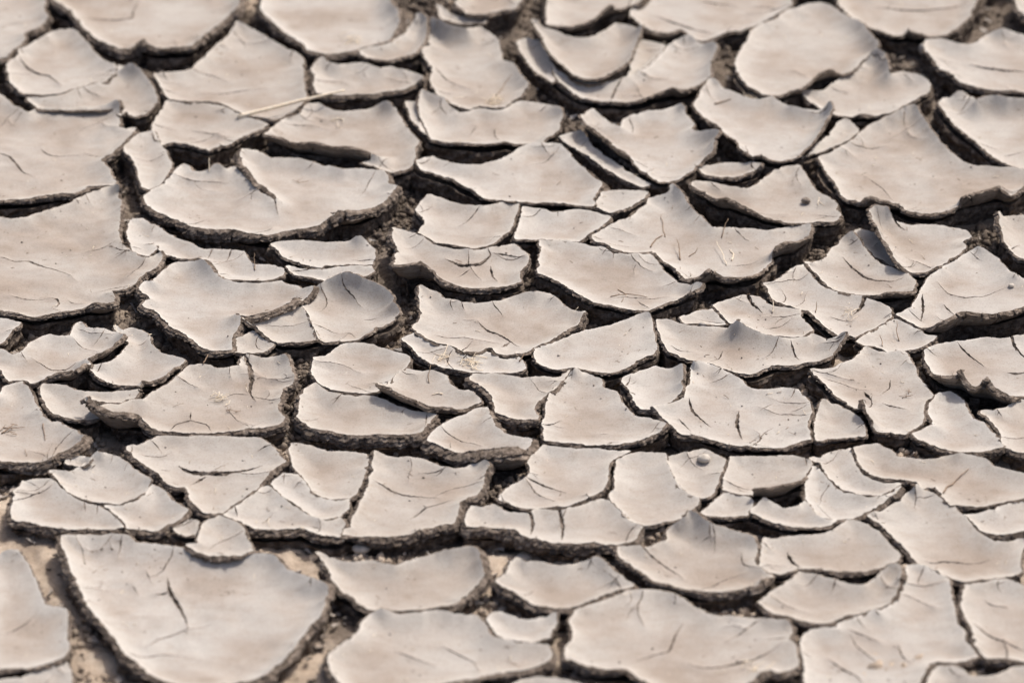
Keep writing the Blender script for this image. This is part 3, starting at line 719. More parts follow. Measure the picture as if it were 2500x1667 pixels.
P("small plate narrowing to a stump with thick round front, centre", 'r11', "950,980 1000,977 1080,977 1180,1000 1270,1002 1370,997 1460,995 1530,950,35 1500,990 1440,1050 1380,1095 1320,1140 1290,1180 1310,1210 1320,1242 1220,1242 1140,1222 1080,1202 1090,1150 1060,1090 1000,1030 940,1010", h=20, T=54)
P("pale pointed plate with broad flat front right of the stump-shaped plate", 'r11', "1555,940,65 1600,970 1660,1000 1700,1010 1720,1060 1790,1090 1810,1140 1840,1190 1890,1230 1960,1240 2050,1260 2082,1275,35 2040,1320 1990,1350 1930,1370 1850,1385 1760,1395 1640,1395 1500,1380 1380,1370 1375,1280 1390,1190 1400,1110 1440,1060 1500,1000", h=20, T=34, cr=["5:1700,1330 1755,1328"])
P("small plate with a thick rolled log-like front rim, lower centre", 'r11', "1020,1180 1030,1240 1070,1290 1130,1330 1200,1355 1275,1370 1262,1410 1210,1440 1192,1398,105 1110,1405,100 1020,1420,80 930,1435,60 870,1440,45 800,1420 740,1390 690,1370 730,1320 800,1275 880,1235 960,1200", h=26, T=92, depth=0.045)
P("plate with rounded front hollow left of the straw-covered plate, left of centre", 'r11', "0,885 60,872 110,850 170,802 240,794 330,802 430,837 538,877 530,930 480,975 440,1028 400,1040 370,1075 300,1090 240,1086 140,1076 60,1046 10,998 -5,940", h=20, T=24)
P("twisted plate with a long rolled lip and dry stem, left of centre", 'r11', "450,1012 540,948 600,962 700,962 770,990 800,1040 860,1070 920,1080 972,1140 900,1168 850,1178,40 780,1170,50 700,1165,60 620,1143,75 540,1105,85 460,1060,95 380,1032,95 430,1042,50", h=20, T=28)
P("wide flat plate with thick bark-like front edge below the twisted plate", 'r11', "-80,1120 -56,1070 0,1030 60,1078 140,1104 240,1112 300,1108 400,1128 460,1165 540,1190 640,1205 720,1218 680,1250 620,1310 590,1325,35 480,1330,35 380,1330,35 280,1340 200,1335 100,1315 0,1295 -75,1255 -85,1200", h=20, T=62, depth=0.042)
# right half, middle band
P("broad twig-dotted plate with two shaded peaks and a lipped front, right of centre", 'r21', "250,-159,100 290,-109,85 330,-39,65 400,31,45 490,101,35 600,106 720,111 830,116 900,106 1000,91 1070,80,45 1050,140,75 1000,175,95 920,178,105 870,200,100 832,240,80 825,300,30 780,350,30 700,385,50 640,395,60 560,388,60 500,372,70 455,348,105 400,390,65 340,400,45 290,362 230,320 170,262 130,237 64,248 -36,243 -126,208 -196,180 -214,154 -146,111 -56,71 14,41 114,-29 124,-69 214,-99,50",
  h=22, inset=-0.0050, T=26, cr=["6:590,312 700,312 790,290"])
P("plate with a small dark clod on it and an overhanging left lip, upper right", 'r20', "390,1085,55 450,1090 560,1110 700,1130 760,1100 850,1040 930,1000 1000,990 1040,1050 1100,1140 1180,1190 1220,1240 1250,1290 1210,1320 1100,1330 1030,1335 930,1330,35 840,1300,50 750,1260,60 650,1215,80 580,1178,95 520,1180,75 440,1145,60 370,1108,60", h=22, inset=-0.0050, T=20, z=12)
P("slim white crescent plate behind the plate with the dark clod", 'r20', "395,985,35 450,990 540,980 640,975 720,980 775,980,45 740,1010 680,1040 600,1055 520,1050 450,1030", h=20, T=30)
P("tilted plate with a steep left overhang and upright right flap, upper centre right", 'r10', "1590,690,95 1620,690,70 1660,655,60 1710,700 1760,740 1830,765 1860,712 1950,682 2050,662 2140,642 2182,620,60 2200,690 2240,740 2265,788,40 2384,780,105 2388,820,95 2356,900,65 2316,960,35 2256,1000 2186,1060 2116,1085 2056,1085 1986,1040 1926,980,35 1890,930,60 1830,890,75 1750,830,85 1670,770,90 1610,720,95", h=24, T=20, z=20)
P("rolled rectangular bowl with dry grass on its back, upper right", 'r20', "490,470,55 540,520 620,560 700,592 780,600 840,580,40 900,620 960,640,50 1040,660,45 1130,665,45 1178,618,115 1192,650,105 1165,720,85 1120,790,65 1080,860,55 1030,910,45 980,945 900,960 830,948,50 790,922,60 730,942,40 680,905,55 640,845,60 580,785,60 500,725,60 430,675,60 400,630,50 430,560,45", h=28, T=20, z=20)
P("thin pale strip behind the right rim of the rolled rectangular bowl", 'r20', "1020,945 1110,878 1200,788 1288,715,30 1330,760 1335,800 1250,850 1120,910", h=16, T=20)
P("large round domed plate near the top right, smooth and uncracked", 'r20', "1000,50 1060,30 1140,20 1220,60 1300,110,40 1340,120,65 1400,180,75 1465,260,85 1455,295,60 1400,350 1330,415 1260,440,35 1190,408,90 1130,425,95 1080,475,85 1020,525,65 950,542,50 880,568,40 820,560 760,535 700,510 650,440 635,380 660,320 700,250 740,190 800,140 880,110 950,60", h=24, T=20, z=15, cr=["5:970,410 1060,455"])
P("fan-shaped plate with a block of shadow, in front of the large round domed plate", 'r20', "1470,290,100 1505,320,100 1535,420,75 1550,440,50 1630,440 1720,455,35 1770,490 1780,545 1700,590 1620,630 1540,675,40 1460,690 1380,678,50 1330,695 1280,690 1200,665 1130,635 1080,600 1030,560 1010,535 1090,545 1160,542 1220,512 1260,455 1330,432 1400,372", h=22, T=20)
P("plate with a straight gash at the right edge, upper right", 'r20', "2230,175,55 2300,200 2480,260 2480,575 2352,550 2240,540 2100,520 1990,490 1920,440 1850,400 1800,330 1760,280 1770,240 1840,235 1960,265 2060,260 2140,210", h=24, T=32, cr=["24:2030,372 2150,398 2250,412 2420,422"])
P("long bowl with a wide slit across it, along the top edge right of centre", 'r20', "1220,-80 1245,0 1290,60 1340,110 1400,150 1480,175 1570,210 1620,208,40 1660,168,75 1720,192,60 1790,215 1860,205 1930,170 2000,120 2040,60 2070,0,45 2080,-80", h=28, inset=-0.0050, T=30, cr=["24:1480,27 1600,42 1750,48 1900,43 2030,15"])
P("plate with a slanting slit, along the top edge, centre right", 'r20', "40,-80 10,20 5,60 30,105 70,150,45 150,180,55 230,190,65 300,175,75 340,198,40 420,240 500,215 560,195 640,180 720,155 800,125 850,90 930,40 980,-80", h=26, T=22, cr=["15:150,82 280,130 400,170 520,197", "12:410,-5 520,10 640,20"])
P("corner of a plate with dark side at the top right corner", 'r20', "2310,-80 2318,40,65 2352,88,65 2480,140 2480,-80", h=30, T=40)
P("broad plate with wavy curled back at the right edge, upper right", 'r20', "1870,590 1910,590 1970,550,65 2020,580 2068,605,70 2150,575,85 2240,582,85 2330,592,75 2480,580,60 2480,1040 2352,1010 2250,970 2150,910 2060,840 1980,770 1900,690 1850,620,40", h=26, inset=-0.0050, T=30, cr=["7:2230,925 2360,890"])
P("largest plate of the right side, peaked back and two underside lips at the front", 'r20', "1690,630,90 1720,680,75 1780,760,55 1850,850,40 1920,920 2030,985 2150,1000 2260,1002 2352,1013 2480,1035 2480,1070 2352,1110,50 2300,1150,50 2270,1160,75 2200,1105,110 2120,1125,110 2040,1155,110 1970,1185,95 1950,1228,55 1880,1258,45 1780,1273,45 1680,1258,50 1590,1215,60 1500,1185,80 1420,1170,95 1370,1205,70 1310,1180,40 1240,1110 1180,1020 1140,940 1230,910 1330,850 1400,780,40 1500,720,50 1600,670,70",
  h=26, inset=-0.0050, T=26, z=10, und=0.0018, cr=["7:1378,1028 1440,1065 1510,1110 1550,1160 1578,1188", "5:1380,1030 1410,1005"])
P("plate with a tall upstanding left wall like a curled horn, right side", 'r21', "1440,0,130 1480,-22,130 1530,-20,115 1560,50,50 1600,75 1680,90 1760,85 1850,95 1990,120 2025,155 1980,190 1990,220 1920,280 1840,330 1760,360 1690,370 1650,358,35 1600,305,70 1560,235,95 1510,145,115 1460,60,130", h=22, T=24, cr=["20:1548,58 1590,100 1645,127"])
P("pointed plate with a curved inner slit left of the tall horn wall", 'r21', "1320,130,70 1360,190,45 1420,260 1500,320 1580,357 1660,378 1680,420 1680,468,45 1640,480,60 1560,480,70 1500,498,40 1420,505 1320,495 1220,470 1160,420 1100,360 1050,310 1100,318 1170,290 1200,240 1260,190", h=20, T=24, cr=["15:1265,275 1310,320 1380,380 1470,410 1560,422 1640,405"])
P("long diagonal plate with a short cross crack, right of centre", 'r21', "1030,325 1060,370 1110,430 1190,472 1290,500 1400,522 1500,562 1540,592 1540,640 1480,680 1410,720 1340,755 1280,745 1200,700 1140,650 1090,605 1020,590 930,565 870,530 840,480 810,440 880,420 960,370", h=18, T=28, cr=["26:1407,510 1380,570 1328,612", "8:1188,623 1260,640 1335,640"])
P("large domed plate with brown underside lip at the right edge, middle height", 'r21', "2090,225,45 2150,260 2210,310 2260,360 2300,380,50 2352,400 2480,440 2480,550,40 2352,565,50 2280,592,65 2180,615,80 2080,605,95 2000,602,105 1930,615,105 1880,645,100 1840,668,75 1790,695,40 1740,690 1640,640 1600,620 1680,590 1720,540 1750,480 1800,400 1860,350 1960,300 2040,250", h=24, T=26, cr=["7:1828,428 1900,490 2000,510 2130,490 2245,453", "10:1868,548 1942,612", "16:1740,518 1750,590 1735,652"])
P("small triangular plate with two upright twigs, right of centre", 'r21', "1590,652 1660,682 1740,737 1830,747 1790,780 1720,815 1640,830 1540,840 1480,815 1400,805 1350,780 1400,742 1500,692", h=14, T=24)
P("broad plate with one tent-like peak carrying a twig, right of centre", 'r21', "160,652 230,657 320,684 430,694 510,694 560,704 592,690,75 640,663,120 700,702,85 800,742,55 900,762,45 1000,762 1090,742 1140,770 1160,790 1230,760,55 1252,738,95 1240,790,75 1190,850,45 1130,890,40 1040,905 960,920 880,920 800,945 720,970 640,965 560,945 480,910 400,895 300,870 230,820 200,760 170,700",
  h=22, T=24, cr=["9:238,813 300,835 380,830", "8:547,828 530,880 465,907", "12:953,797 980,850 1012,888"])
P("irregular plate with an open notch behind the tent-like peak", 'r21', "500,567 590,537 680,512 750,522 830,567 930,582 1020,594 1000,630 1030,670 1075,718 1000,752 900,746 800,722 700,682 645,645 600,672 545,612", h=14, T=22, cr=["22:688,505 720,550 788,608", "6:795,702 890,685 972,650"])
P("small flat piece with a little stone left of the tent-like peak", 'r21', "300,642 400,610 485,590 530,642 570,682 500,684 430,676 330,676", h=12, T=20)
P("dirty plate with many rootlets and cracks and one standing flake, right side", 'r21', "1410,815 1480,850 1560,845 1640,840 1640,880 1680,940 1700,1000 1760,1070 1790,1110 1740,1170 1740,1240 1720,1280 1640,1330 1560,1325 1500,1320 1475,1312 1445,1230,70 1402,1128,100 1390,1180,30 1340,1170 1270,1120 1210,1070 1130,1000 1090,965 1160,950 1240,940 1330,900 1380,860", h=18, T=26, cr=["7:1145,1003 1230,1020 1340,1055 1425,1065", "19:1393,1072 1445,1133", "12:1503,1143 1580,1165 1655,1187", "8:1550,998 1550,1050 1488,1092"])
P("plate with a two-toothed brown lip at the right edge", 'r21', "1770,840 1850,800 1960,785 2100,765 2230,770 2352,745 2480,740 2480,1100 2352,1105 2272,1105,65 2200,1055,100 2140,988,145 2090,1010,115 2060,1042,95 2020,1005,115 1975,948,145 1950,982,115 1850,980,80 1810,930,35 1780,880", h=22, T=26, cr=["20:2263,748 2300,820 2370,882", "12:1948,803 2020,850 2125,923", "16:2250,953 2310,965 2400,955"])
P("smooth plate below the two-toothed lip, open dark hole at its right", 'r21', "1840,1090 1910,1085 1970,1130 1990,1200 2030,1250 2090,1265 2140,1320 2190,1360 2220,1410 2150,1420 2050,1435 1950,1430 1850,1410 1770,1370 1690,1335 1760,1300 1830,1280 1800,1210 1800,1150", h=18, T=38)
P("pale plate in the curve at the right edge beside the open dark hole", 'r21', "2110,1200 2180,1205 2260,1180 2310,1130 2352,1130 2480,1120 2480,1430 2352,1440 2240,1410 2220,1340 2180,1270 2140,1220", h=20, T=34)
P("broad plate with a short vertical crack in its middle, right of centre", 'r21', "390,900,60 470,920 550,960 640,1010 690,1060 760,1072 850,1070 920,1060 1000,1075 1040,1130 1060,1190 1050,1260 1060,1330 1070,1365 970,1390 880,1410 780,1410 680,1405 580,1385 480,1360 380,1335,35 310,1330 240,1270 180,1210 140,1168,45 230,1157 330,1120 350,1060 375,1000 375,940",
  h=20, T=30, cr=["16:345,1128 365,1190 420,1235 482,1282", "10:283,1238 330,1280 362,1322", "20:645,1188 635,1260 650,1320 667,1363", "6:1052,1173 1010,1190 955,1195", "6:775,1185 850,1145", "6:700,1400 770,1335"])
P("small cornered plate between the vertical crack plate and the standing flake", 'r21', "1160,1130,45 1200,1160 1270,1190 1340,1230 1380,1280 1390,1340 1320,1350 1220,1360 1120,1370 1110,1290 1130,1220", h=16, T=26)
P("small square plate with an upright right edge, centre right", 'r21', "-30,1002 60,972 150,932 230,950 300,918,70 292,990,60 290,1060,40 250,1120 210,1150 130,1185 70,1180 40,1120 0,1062 -30,1032", h=18, T=22)
# top middle
P("shallow bowl with dark underside lip, cut by the top edge at centre", 'r10', "1395,-80 1395,60 1400,140,40 1440,152,50 1510,155,60 1590,140,70 1660,105,85 1720,48,100 1755,25,105 1770,50,60 1850,40 1940,0 1960,-80", h=26, T=22, z=25)
P("raised smooth cup-shaped flake lying over other plates, top centre", 'r10', "1310,120,70 1340,160,40 1400,185 1480,215 1580,227 1640,227 1720,192 1800,142 1850,152 1910,170,60 1950,150,100 1930,220,70 1900,290,50 1870,360,50 1820,400,50 1760,440,40 1700,465 1620,470 1540,440 1470,380,40 1420,330,50 1370,250,65 1330,180,70", h=28, T=20, z=45)
P("long crescent plate under the raised cup-shaped flake, top centre", 'r10', "1420,400,45 1470,440 1540,472 1640,492 1760,495 1850,470 1940,435 2000,400 2060,340 2150,260 2236,215,55 2286,265 2316,272,40 2376,250,75 2386,300,75 2356,380,55 2346,450,45 2286,500,50 2216,526,65 2116,526,75 2016,568,50 1886,605 1780,600 1680,600 1600,580 1530,530 1460,480 1430,440", h=26, inset=-0.0050, T=30, cr=["16:1768,600 1790,540 1845,480"])
P("small shaded crescent left of the raised cup-shaped flake", 'r10', "1220,255,40 1270,235 1330,240 1370,300 1420,380 1430,470 1415,490 1350,440 1290,370 1240,310,40", h=22, T=24)
P("small pale triangle right of the raised cup-shaped flake", 'r10', "1900,260 1960,245 2090,275 2030,345 1935,420 1870,460 1885,380 1915,310", h=14, T=20)
P("rounded plate with a dark lip along its back, top centre left", 'r10', "700,108,115 770,148,110 850,163,100 910,175,90 980,165,50 1040,200 1090,250 1100,310 1110,360 1180,380,45 1210,440,55 1260,500,45 1240,540,35 1190,590 1130,640 1050,640 980,625 930,650 870,650 820,620 760,570 720,530 710,450 700,400 660,330 640,290,40 680,270 690,200", h=24, inset=-0.0050, T=20, cr=["10:715,415 780,470 850,500 930,517"])
P("bowl plate with dry grass at its back and a double front edge, upper centre", 'r10', "640,540,90 690,560,70 760,590,45 800,640 850,682 920,667 980,652 1060,662 1130,652 1200,612 1280,617 1380,632 1450,640,70 1470,690,45 1440,760 1380,820 1330,855 1240,860 1130,850 1060,855 950,860 850,850 750,840 690,820 650,730 620,620,55", h=24, inset=-0.0050, T=24, cr=["8:1070,757 1070,800 1102,838", "6:962,743 918,802"])
P("thin sliver left of the bowl with dry grass and double front edge", 'r10', "550,610 608,615 613,690 640,760 690,822 640,790 580,700", h=18, T=20)
P("broad shell-shaped plate with long clean left front edge, upper centre", 'r10', "700,940 760,965 850,985 950,985 1050,975 1130,950 1220,900 1280,865 1370,855 1440,870 1500,920 1570,990 1640,1050 1700,1100 1690,1130 1670,1180 1660,1230 1560,1225 1440,1215 1330,1210 1220,1205 1130,1200 1030,1180 930,1130 840,1080 740,1040 650,1010 615,980,40 610,960,40", h=24, inset=-0.0050, T=22, z=8)
P("small flat fragment at the right tip of the shell-shaped plate", 'r10', "1715,1145 1800,1140 1900,1145 1970,1155 1920,1200 1850,1240 1760,1265 1690,1240 1672,1233 1690,1190", h=14, T=20)
P("dark narrow ledge under the steep overhang of the tilted plate", 'r10', "1480,820 1530,800 1590,770 1650,860 1750,950 1850,1030 1990,1100 1960,1110 1850,1060 1740,1000 1620,920 1520,850", h=14, T=24)
P("block of plate hanging at the top edge left of centre", 'r10', "860,-80 865,30,50 900,80,40 960,90 1020,85,45 1090,60 1180,50 1230,0 1240,-80", h=28, T=34, z=20)
P("thin curved flake just under the block at the top edge", 'r10', "730,30,50 780,80 850,100 940,105 1020,100 1010,140 930,145 840,130 770,100", h=20, T=22)
P("plate with a short upright left flap at the right edge, above the domed lip plate", 'r21', "2210,10,85 2240,40 2352,30 2480,10 2480,340 2352,285 2270,215 2230,130,50", h=26, T=26)
P("small shaded ledge at the foot of the tall horn wall", 'r21', "1375,115 1440,130 1510,150 1560,260 1620,340 1560,330 1460,260 1390,200 1345,145", h=10, T=20, z=-10)

for k in range(len(PENDING)):
    build(k)

# ------------------------------------------------------------------ crust going on beyond the picture
FX = (-65, 2558); FY = (-36, 1700)
def corner(px, py):
    x, y = unproject(px, py, 0.004)
    return float(x), float(y)
quad = [corner(FX[0], FY[0]), corner(FX[1], FY[0]), corner(FX[1], FY[1]), corner(FX[0], FY[1])]
def clip(poly, p, n):
    out = []
    for k in range(len(poly)):
        a, b = poly[k], poly[(k + 1) % len(poly)]
        da, db = (a - p) @ n, (b - p) @ n
        if da <= 0:
            out.append(a)
        if (da < 0) != (db < 0) and da != db:
            out.append(a + (b - a) * da / (da - db))
    return out
rng = np.random.default_rng(5)
sites = []
for _ in range(9000):
    p = np.array([rng.uniform(-1.05, 1.05), rng.uniform(-1.0, 1.2)])
    if all(np.hypot(*(p - q)) > 0.105 for q in sites):
        sites.append(p)
vs, ts, ms, mgs, base = [], [], [], [], 0
uvs, uts, ubase = [], [], 0
QC = np.mean(np.array(quad), 0)
for k, s in enumerate(sites):
    best, bn, bp = -1e9, None, None
    for e in range(4):
        a, b = np.array(quad[e]), np.array(quad[(e + 1) % 4])
        n = np.array([b[1] - a[1], a[0] - b[0]]); n /= np.linalg.norm(n)
        if (QC - a) @ n > 0:
            n = -n
        dd = (s - a) @ n
        if dd > best:
            best, bn, bp = dd, n, a
    if best < 0.015:
        continue
    poly = [s + np.array(c) for c in ((-.14, -.14), (.14, -.14), (.14, .14), (-.14, .14))]
    poly = clip(poly, bp + bn * 0.004, -bn)
    for q in sites:
        d = q - s
        l = np.hypot(*d)
        if 0 < l < 0.3:
            poly = clip(poly, s + d / 2 - d / l * 0.006, d / l)
    if len(poly) < 3:
        continue
    area = 0.5 * abs(sum(poly[i][0] * poly[(i + 1) % len(poly)][1] - poly[(i + 1) % len(poly)][0] * poly[i][1] for i in range(len(poly))))
    if area < 0.0012:
        continue
    rim = [(p[0], p[1], 0.004 + 0.006 * rng.random() ** 2) for p in poly]
    L = smooth_outline(rim, 0.004)
    (v, t, mi, mg), under, _ = build_plate_meshes(L, [], (0.004 + 0.004 * rng.random()), 0.0, 5000 + 7 * k, spacing=0.011)
    vs.append(v); ts.append(t + base); ms.append(mi); mgs.append(mg); base += len(v)
    if under is not None:
        vs.append(under[0]); ts.append(under[1] + base); ms.append(np.full(len(under[1]), 3)); mgs.append(np.zeros(len(under[0]))); base += len(under[0])
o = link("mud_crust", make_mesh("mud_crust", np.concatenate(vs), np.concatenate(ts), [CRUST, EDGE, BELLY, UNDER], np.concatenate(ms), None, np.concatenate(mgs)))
o["kind"] = "stuff"
o["label"] = "cracked mud crust continuing on all sides around the view"
o["category"] = "cracked mud"

# ------------------------------------------------------------------ crumbs lying in the cracks
def crumb_shape(r):
    t = (1 + 5 ** 0.5) / 2
    v = np.array([(-1, t, 0), (1, t, 0), (-1, -t, 0), (1, -t, 0), (0, -1, t), (0, 1, t), (0, -1, -t), (0, 1, -t), (t, 0, -1), (t, 0, 1), (-t, 0, -1), (-t, 0, 1)], float) / 1.9
    f = np.array([(0, 11, 5), (0, 5, 1), (0, 1, 7), (0, 7, 10), (0, 10, 11), (1, 5, 9), (5, 11, 4), (11, 10, 2), (10, 7, 6), (7, 1, 8), (3, 9, 4), (3, 4, 2), (3, 2, 6), (3, 6, 8), (3, 8, 9), (4, 9, 5), (2, 4, 11), (6, 2, 10), (8, 6, 7), (9, 8, 1)])
    return v, f
cv, cf = crumb_shape(1)
rng = np.random.default_rng(11)
N = 230000
pp = np.stack([rng.uniform(0, W0, N) , rng.uniform(-20, H0 + 20, N)], 1)
gx, gy = unproject(pp[:, 0], pp[:, 1], BED)
under = np.zeros(N, bool)
for L in PLATE_LOOPS:
    lo, hi = L[:, :2].min(0), L[:, :2].max(0)
    m = np.where((gx > lo[0]) & (gx < hi[0]) & (gy > lo[1]) & (gy < hi[1]))[0]
    if len(m):
        under[m] |= inside(gx[m], gy[m], L[::3, :2])
# clumped: keep more where a slow noise is high
clump = fbm(gx * 16, gy * 16, 77, 3)
ok = (~under) & (clump + rng.uniform(-0.9, 0.6, N) > np.clip((-0.10 - gy) * 1.4, 0, 0.5))
gx, gy, clump = gx[ok], gy[ok], clump[ok]
n = len(gx)
sz = 0.0006 + 0.0042 * rng.random(n) ** 4.0
lift = np.clip(clump, 0, 1) * 0.003 * rng.random(n)
verts = cv[None] * (sz[:, None, None] * rng.uniform(0.6, 1.35, (n, 1, 3))) * rng.uniform(0.7, 1.3, (n, 12, 1))
ang = rng.uniform(0, 6.28, n)
ca, sa = np.cos(ang)[:, None], np.sin(ang)[:, None]
X, Y = verts[..., 0] * ca - verts[..., 1] * sa, verts[..., 0] * sa + verts[..., 1] * ca
verts = np.stack([X + gx[:, None], Y + gy[:, None], verts[..., 2] + (bed_z(gx, gy) + sz * 0.4 + lift)[:, None]], -1)
tris = cf[None] + (np.arange(n) * 12)[:, None, None]
print("crumbs", n)
crumbs = link("soil_crumbs", make_mesh("soil_crumbs", verts.reshape(-1, 3), tris.reshape(-1, 3), [SAND]))
crumbs["kind"] = "stuff"
crumbs["label"] = "loose brown soil crumbs lying in the cracks"
crumbs["category"] = "soil"

# ------------------------------------------------------------------ broken chips of crust fallen into the cracks
N = 9000
pp = np.stack([rng.uniform(0, W0, N), rng.uniform(-20, H0 + 20, N)], 1)
gx, gy = unproject(pp[:, 0], pp[:, 1], -0.010)
near = np.full(N, 1.0)
cover = np.zeros(N, bool)
for L in PLATE_LOOPS:
    lo, hi = L[:, :2].min(0) - 0.02, L[:, :2].max(0) + 0.02
    m = np.where((gx > lo[0]) & (gx < hi[0]) & (gy > lo[1]) & (gy < hi[1]))[0]
    if len(m):
        cover[m] |= inside(gx[m], gy[m], L[::3, :2])
        near[m] = np.minimum(near[m], np.sqrt(((gx[m][:, None] - L[None, ::4, 0]) ** 2 + (gy[m][:, None] - L[None, ::4, 1]) ** 2).min(1)))
keep = np.where((~cover) & (near > 0.0022))[0][:650]
vs, ts, ms, base = [], [], [], 0
for k in keep:
    r = rng.uniform(0.002, 0.0055) * (1.5 if rng.random() < 0.15 else 1.0)
    m = rng.integers(5, 8)
    an = np.sort(rng.uniform(0, 6.283, m))
    rad = r * rng.uniform(0.6, 1.15, m)
    tp = np.stack([np.cos(an) * rad * 1.25, np.sin(an) * rad * 0.8, 0.10 * rad * rng.uniform(0, 3, m)], 1)
    tp = np.concatenate([[(0, 0, 0)], tp])
    th = rng.uniform(0.0009, 0.0022)
    bt = tp.copy(); bt[:, 2] -= th; bt[:, :2] *= 0.92
    v = np.concatenate([tp, bt])
    f, mt = [], []
    for i2 in range(m):
        a, b = 1 + i2, 1 + (i2 + 1) % m
        f += [(0, a, b), (m + 1, m + 1 + b, m + 1 + a), (a, m + 1 + a, m + 1 + b), (a, m + 1 + b, b)]
        mt += [0, 1, 1, 1]
    tx, ty, tz = rng.normal(0, 0.35), rng.normal(0, 0.35), rng.uniform(0, 6.28)
    Rm = np.array(Euler((tx, ty, tz)).to_matrix())
    v = v @ Rm.T
    v += np.array([gx[k], gy[k], float(bed_z(gx[k:k + 1], gy[k:k + 1])[0]) + 0.002 + rng.uniform(0, 0.003)])
    vs.append(v); ts.append(np.array(f) + base); ms += mt; base += len(v)
chips = link("mud_chips", make_mesh("mud_chips", np.concatenate(vs), np.concatenate(ts), [CRUST, EDGE], np.array(ms), np.zeros(len(ms), bool)))
chips["kind"] = "stuff"
chips["label"] = "small broken chips of pale crust scattered in the cracks"
chips["category"] = "mud chips"

# ------------------------------------------------------------------ straws, rootlets, stones resting on the plates
dg = bpy.context.evaluated_depsgraph_get()
dg.update()
def touch(px, py):
    """The point of the built surface seen at a pixel, so that small things lie in contact with it."""
    a, b = (px - W0 / 2) * K, -(py - H0 / 2) * K
    d = Vector((a, CE + b * SE, -SE + b * CE)).normalized()
    hit, loc, nor, *_ = scene.ray_cast(dg, Vector(CAM), d)
    return loc if hit else Vector((*[float(v) for v in unproject(px, py, 0.0)], 0.0))
def tube(pts, radii, sides=6):
    P_ = [Vector(p) for p in pts]
    v, f = [], []
    for k, p in enumerate(P_):
        t = (P_[min(k + 1, len(P_) - 1)] - P_[max(k - 1, 0)]).normalized()
        u = t.cross(Vector((0.3, 0.1, 1))).normalized()
        w = t.cross(u)
        for s in range(sides):
            an = 6.2832 * s / sides
            v.append(p + (u * math.cos(an) + w * math.sin(an)) * radii[k])
    for k in range(len(P_) - 1):
        for s in range(sides):
            a, b = k * sides + s, k * sides + (s + 1) % sides
            f += [(a, b, b + sides), (a, b + sides, a + sides)]
    for s in range(1, sides - 1):
        f.append((0, s + 1, s)); e = (len(P_) - 1) * sides; f.append((e, e + s, e + s + 1))
    return np.array([tuple(q) for q in v]), np.array(f)
def wander(a, b, k, amt, seed):
    r = random.Random(seed)
    d = b - a
    out = []
    for i in range(k + 1):
        s = i / k
        j = Vector((r.uniform(-1, 1), r.uniform(-1, 1), r.uniform(-0.3, 0.6))) * amt * d.length * math.sin(math.pi * s)
        out.append(a + d * s + j)
    return out
def stalk(name, label, cat, reg, path, r, mat, lifts=None, amt=0.02, group=None):
    ox, oy = OFF[reg]
    pts = []
    pl = parse(path)
    lifts = lifts or [0.0] * len(pl)
    base = None
    for (x, y), lf in zip(pl, lifts):
        px, py = ox + x / 2.45, oy + y / 2.45
        if lf == 0:
            q = touch(px, py) + Vector((0, 0, r * 0.8))
        else:                                   # a point held above the surface
            X, Y = unproject(px, py, base.z + lf * ZP)
            q = Vector((float(X), float(Y), base.z + lf * ZP))
        if base is None:
            base = q
        pts.append(q)
    fine = []
    for k in range(len(pts) - 1):
        w = wander(pts[k], pts[k + 1], 4, amt, len(label) * 7 + k)
        fine += w[:-1]
    fine.append(pts[-1])
    rad = [r * (1.0 - 0.55 * k / (len(fine) - 1)) for k in range(len(fine))]
    v, f = tube(fine, rad)
    o = link(name, make_mesh(name, v - np.array(base), f, [mat]), None, base)
    tag(o, label, cat, group)
    return o
def tuft(name, label, cat, reg, x, y, size, n, mat, seed, group=None):
    """A little heap of crossing dry blades lying on a plate."""
    ox, oy = OFF[reg]
    r = random.Random(seed)
    base = touch(ox + x / 2.45, oy + y / 2.45)
    V_, F_, b0 = [], [], 0
    for k in range(n):
        c = base + Vector((r.gauss(0, 0.35), r.gauss(0, 0.5), 0)) * size
        c.z = base.z + 0.0006 + r.uniform(0, 0.0022)
        an = r.uniform(0, 3.14)
        L = size * r.uniform(0.5, 1.2)
        d = Vector((math.cos(an), math.sin(an), r.uniform(-0.05, 0.35))) * L
        a = c - d * 0.5
        a.z = max(a.z, base.z + 0.0003)
        w = wander(a, a + d, 5, 0.12, seed * 31 + k)
        rr = r.uniform(0.00022, 0.0005)
        v, f = tube(w, [rr * (1 - 0.5 * i / 5) for i in range(6)], 5)
        V_.append(v - np.array(base)); F_.append(f + b0); b0 += len(v)
    o = link(name, make_mesh(name, np.concatenate(V_), np.concatenate(F_), [mat]), None, base)
    tag(o, label, cat, group)
    return o
def pebble(name, label, cat, reg, x, y, w, hgt, mat, seed, group=None):
    ox, oy = OFF[reg]
    base = touch(ox + x / 2.45, oy + y / 2.45)
    r = w * ZP * 0.5
    nu, nv = 18, 11
    V_ = []
    for j in range(nv):
        th = math.pi * j / (nv - 1)
        for i2 in range(nu):
            ph = 2 * math.pi * i2 / nu
            p = np.array([math.sin(th) * math.cos(ph), math.sin(th) * math.sin(ph), math.cos(th)])
            b = 1 + 0.10 * float(fbm(np.array([p[0] * 1.7 + seed]), np.array([p[1] * 1.7 + p[2] * 1.3]), seed, 3)[0])
            V_.append((p[0] * r * b, p[1] * r * 0.85 * b, p[2] * r * hgt * b + r * hgt * 0.75))
    F_ = []
    for j in range(nv - 1):
        for i2 in range(nu):
            a, b = j * nu + i2, j * nu + (i2 + 1) % nu
            F_ += [(a, a + nu, b + nu), (a, b + nu, b)]
    o = link(name, make_mesh(name, np.array(V_), np.array(F_), [mat]), None, base)
    tag(o, label, cat, group)
    return o

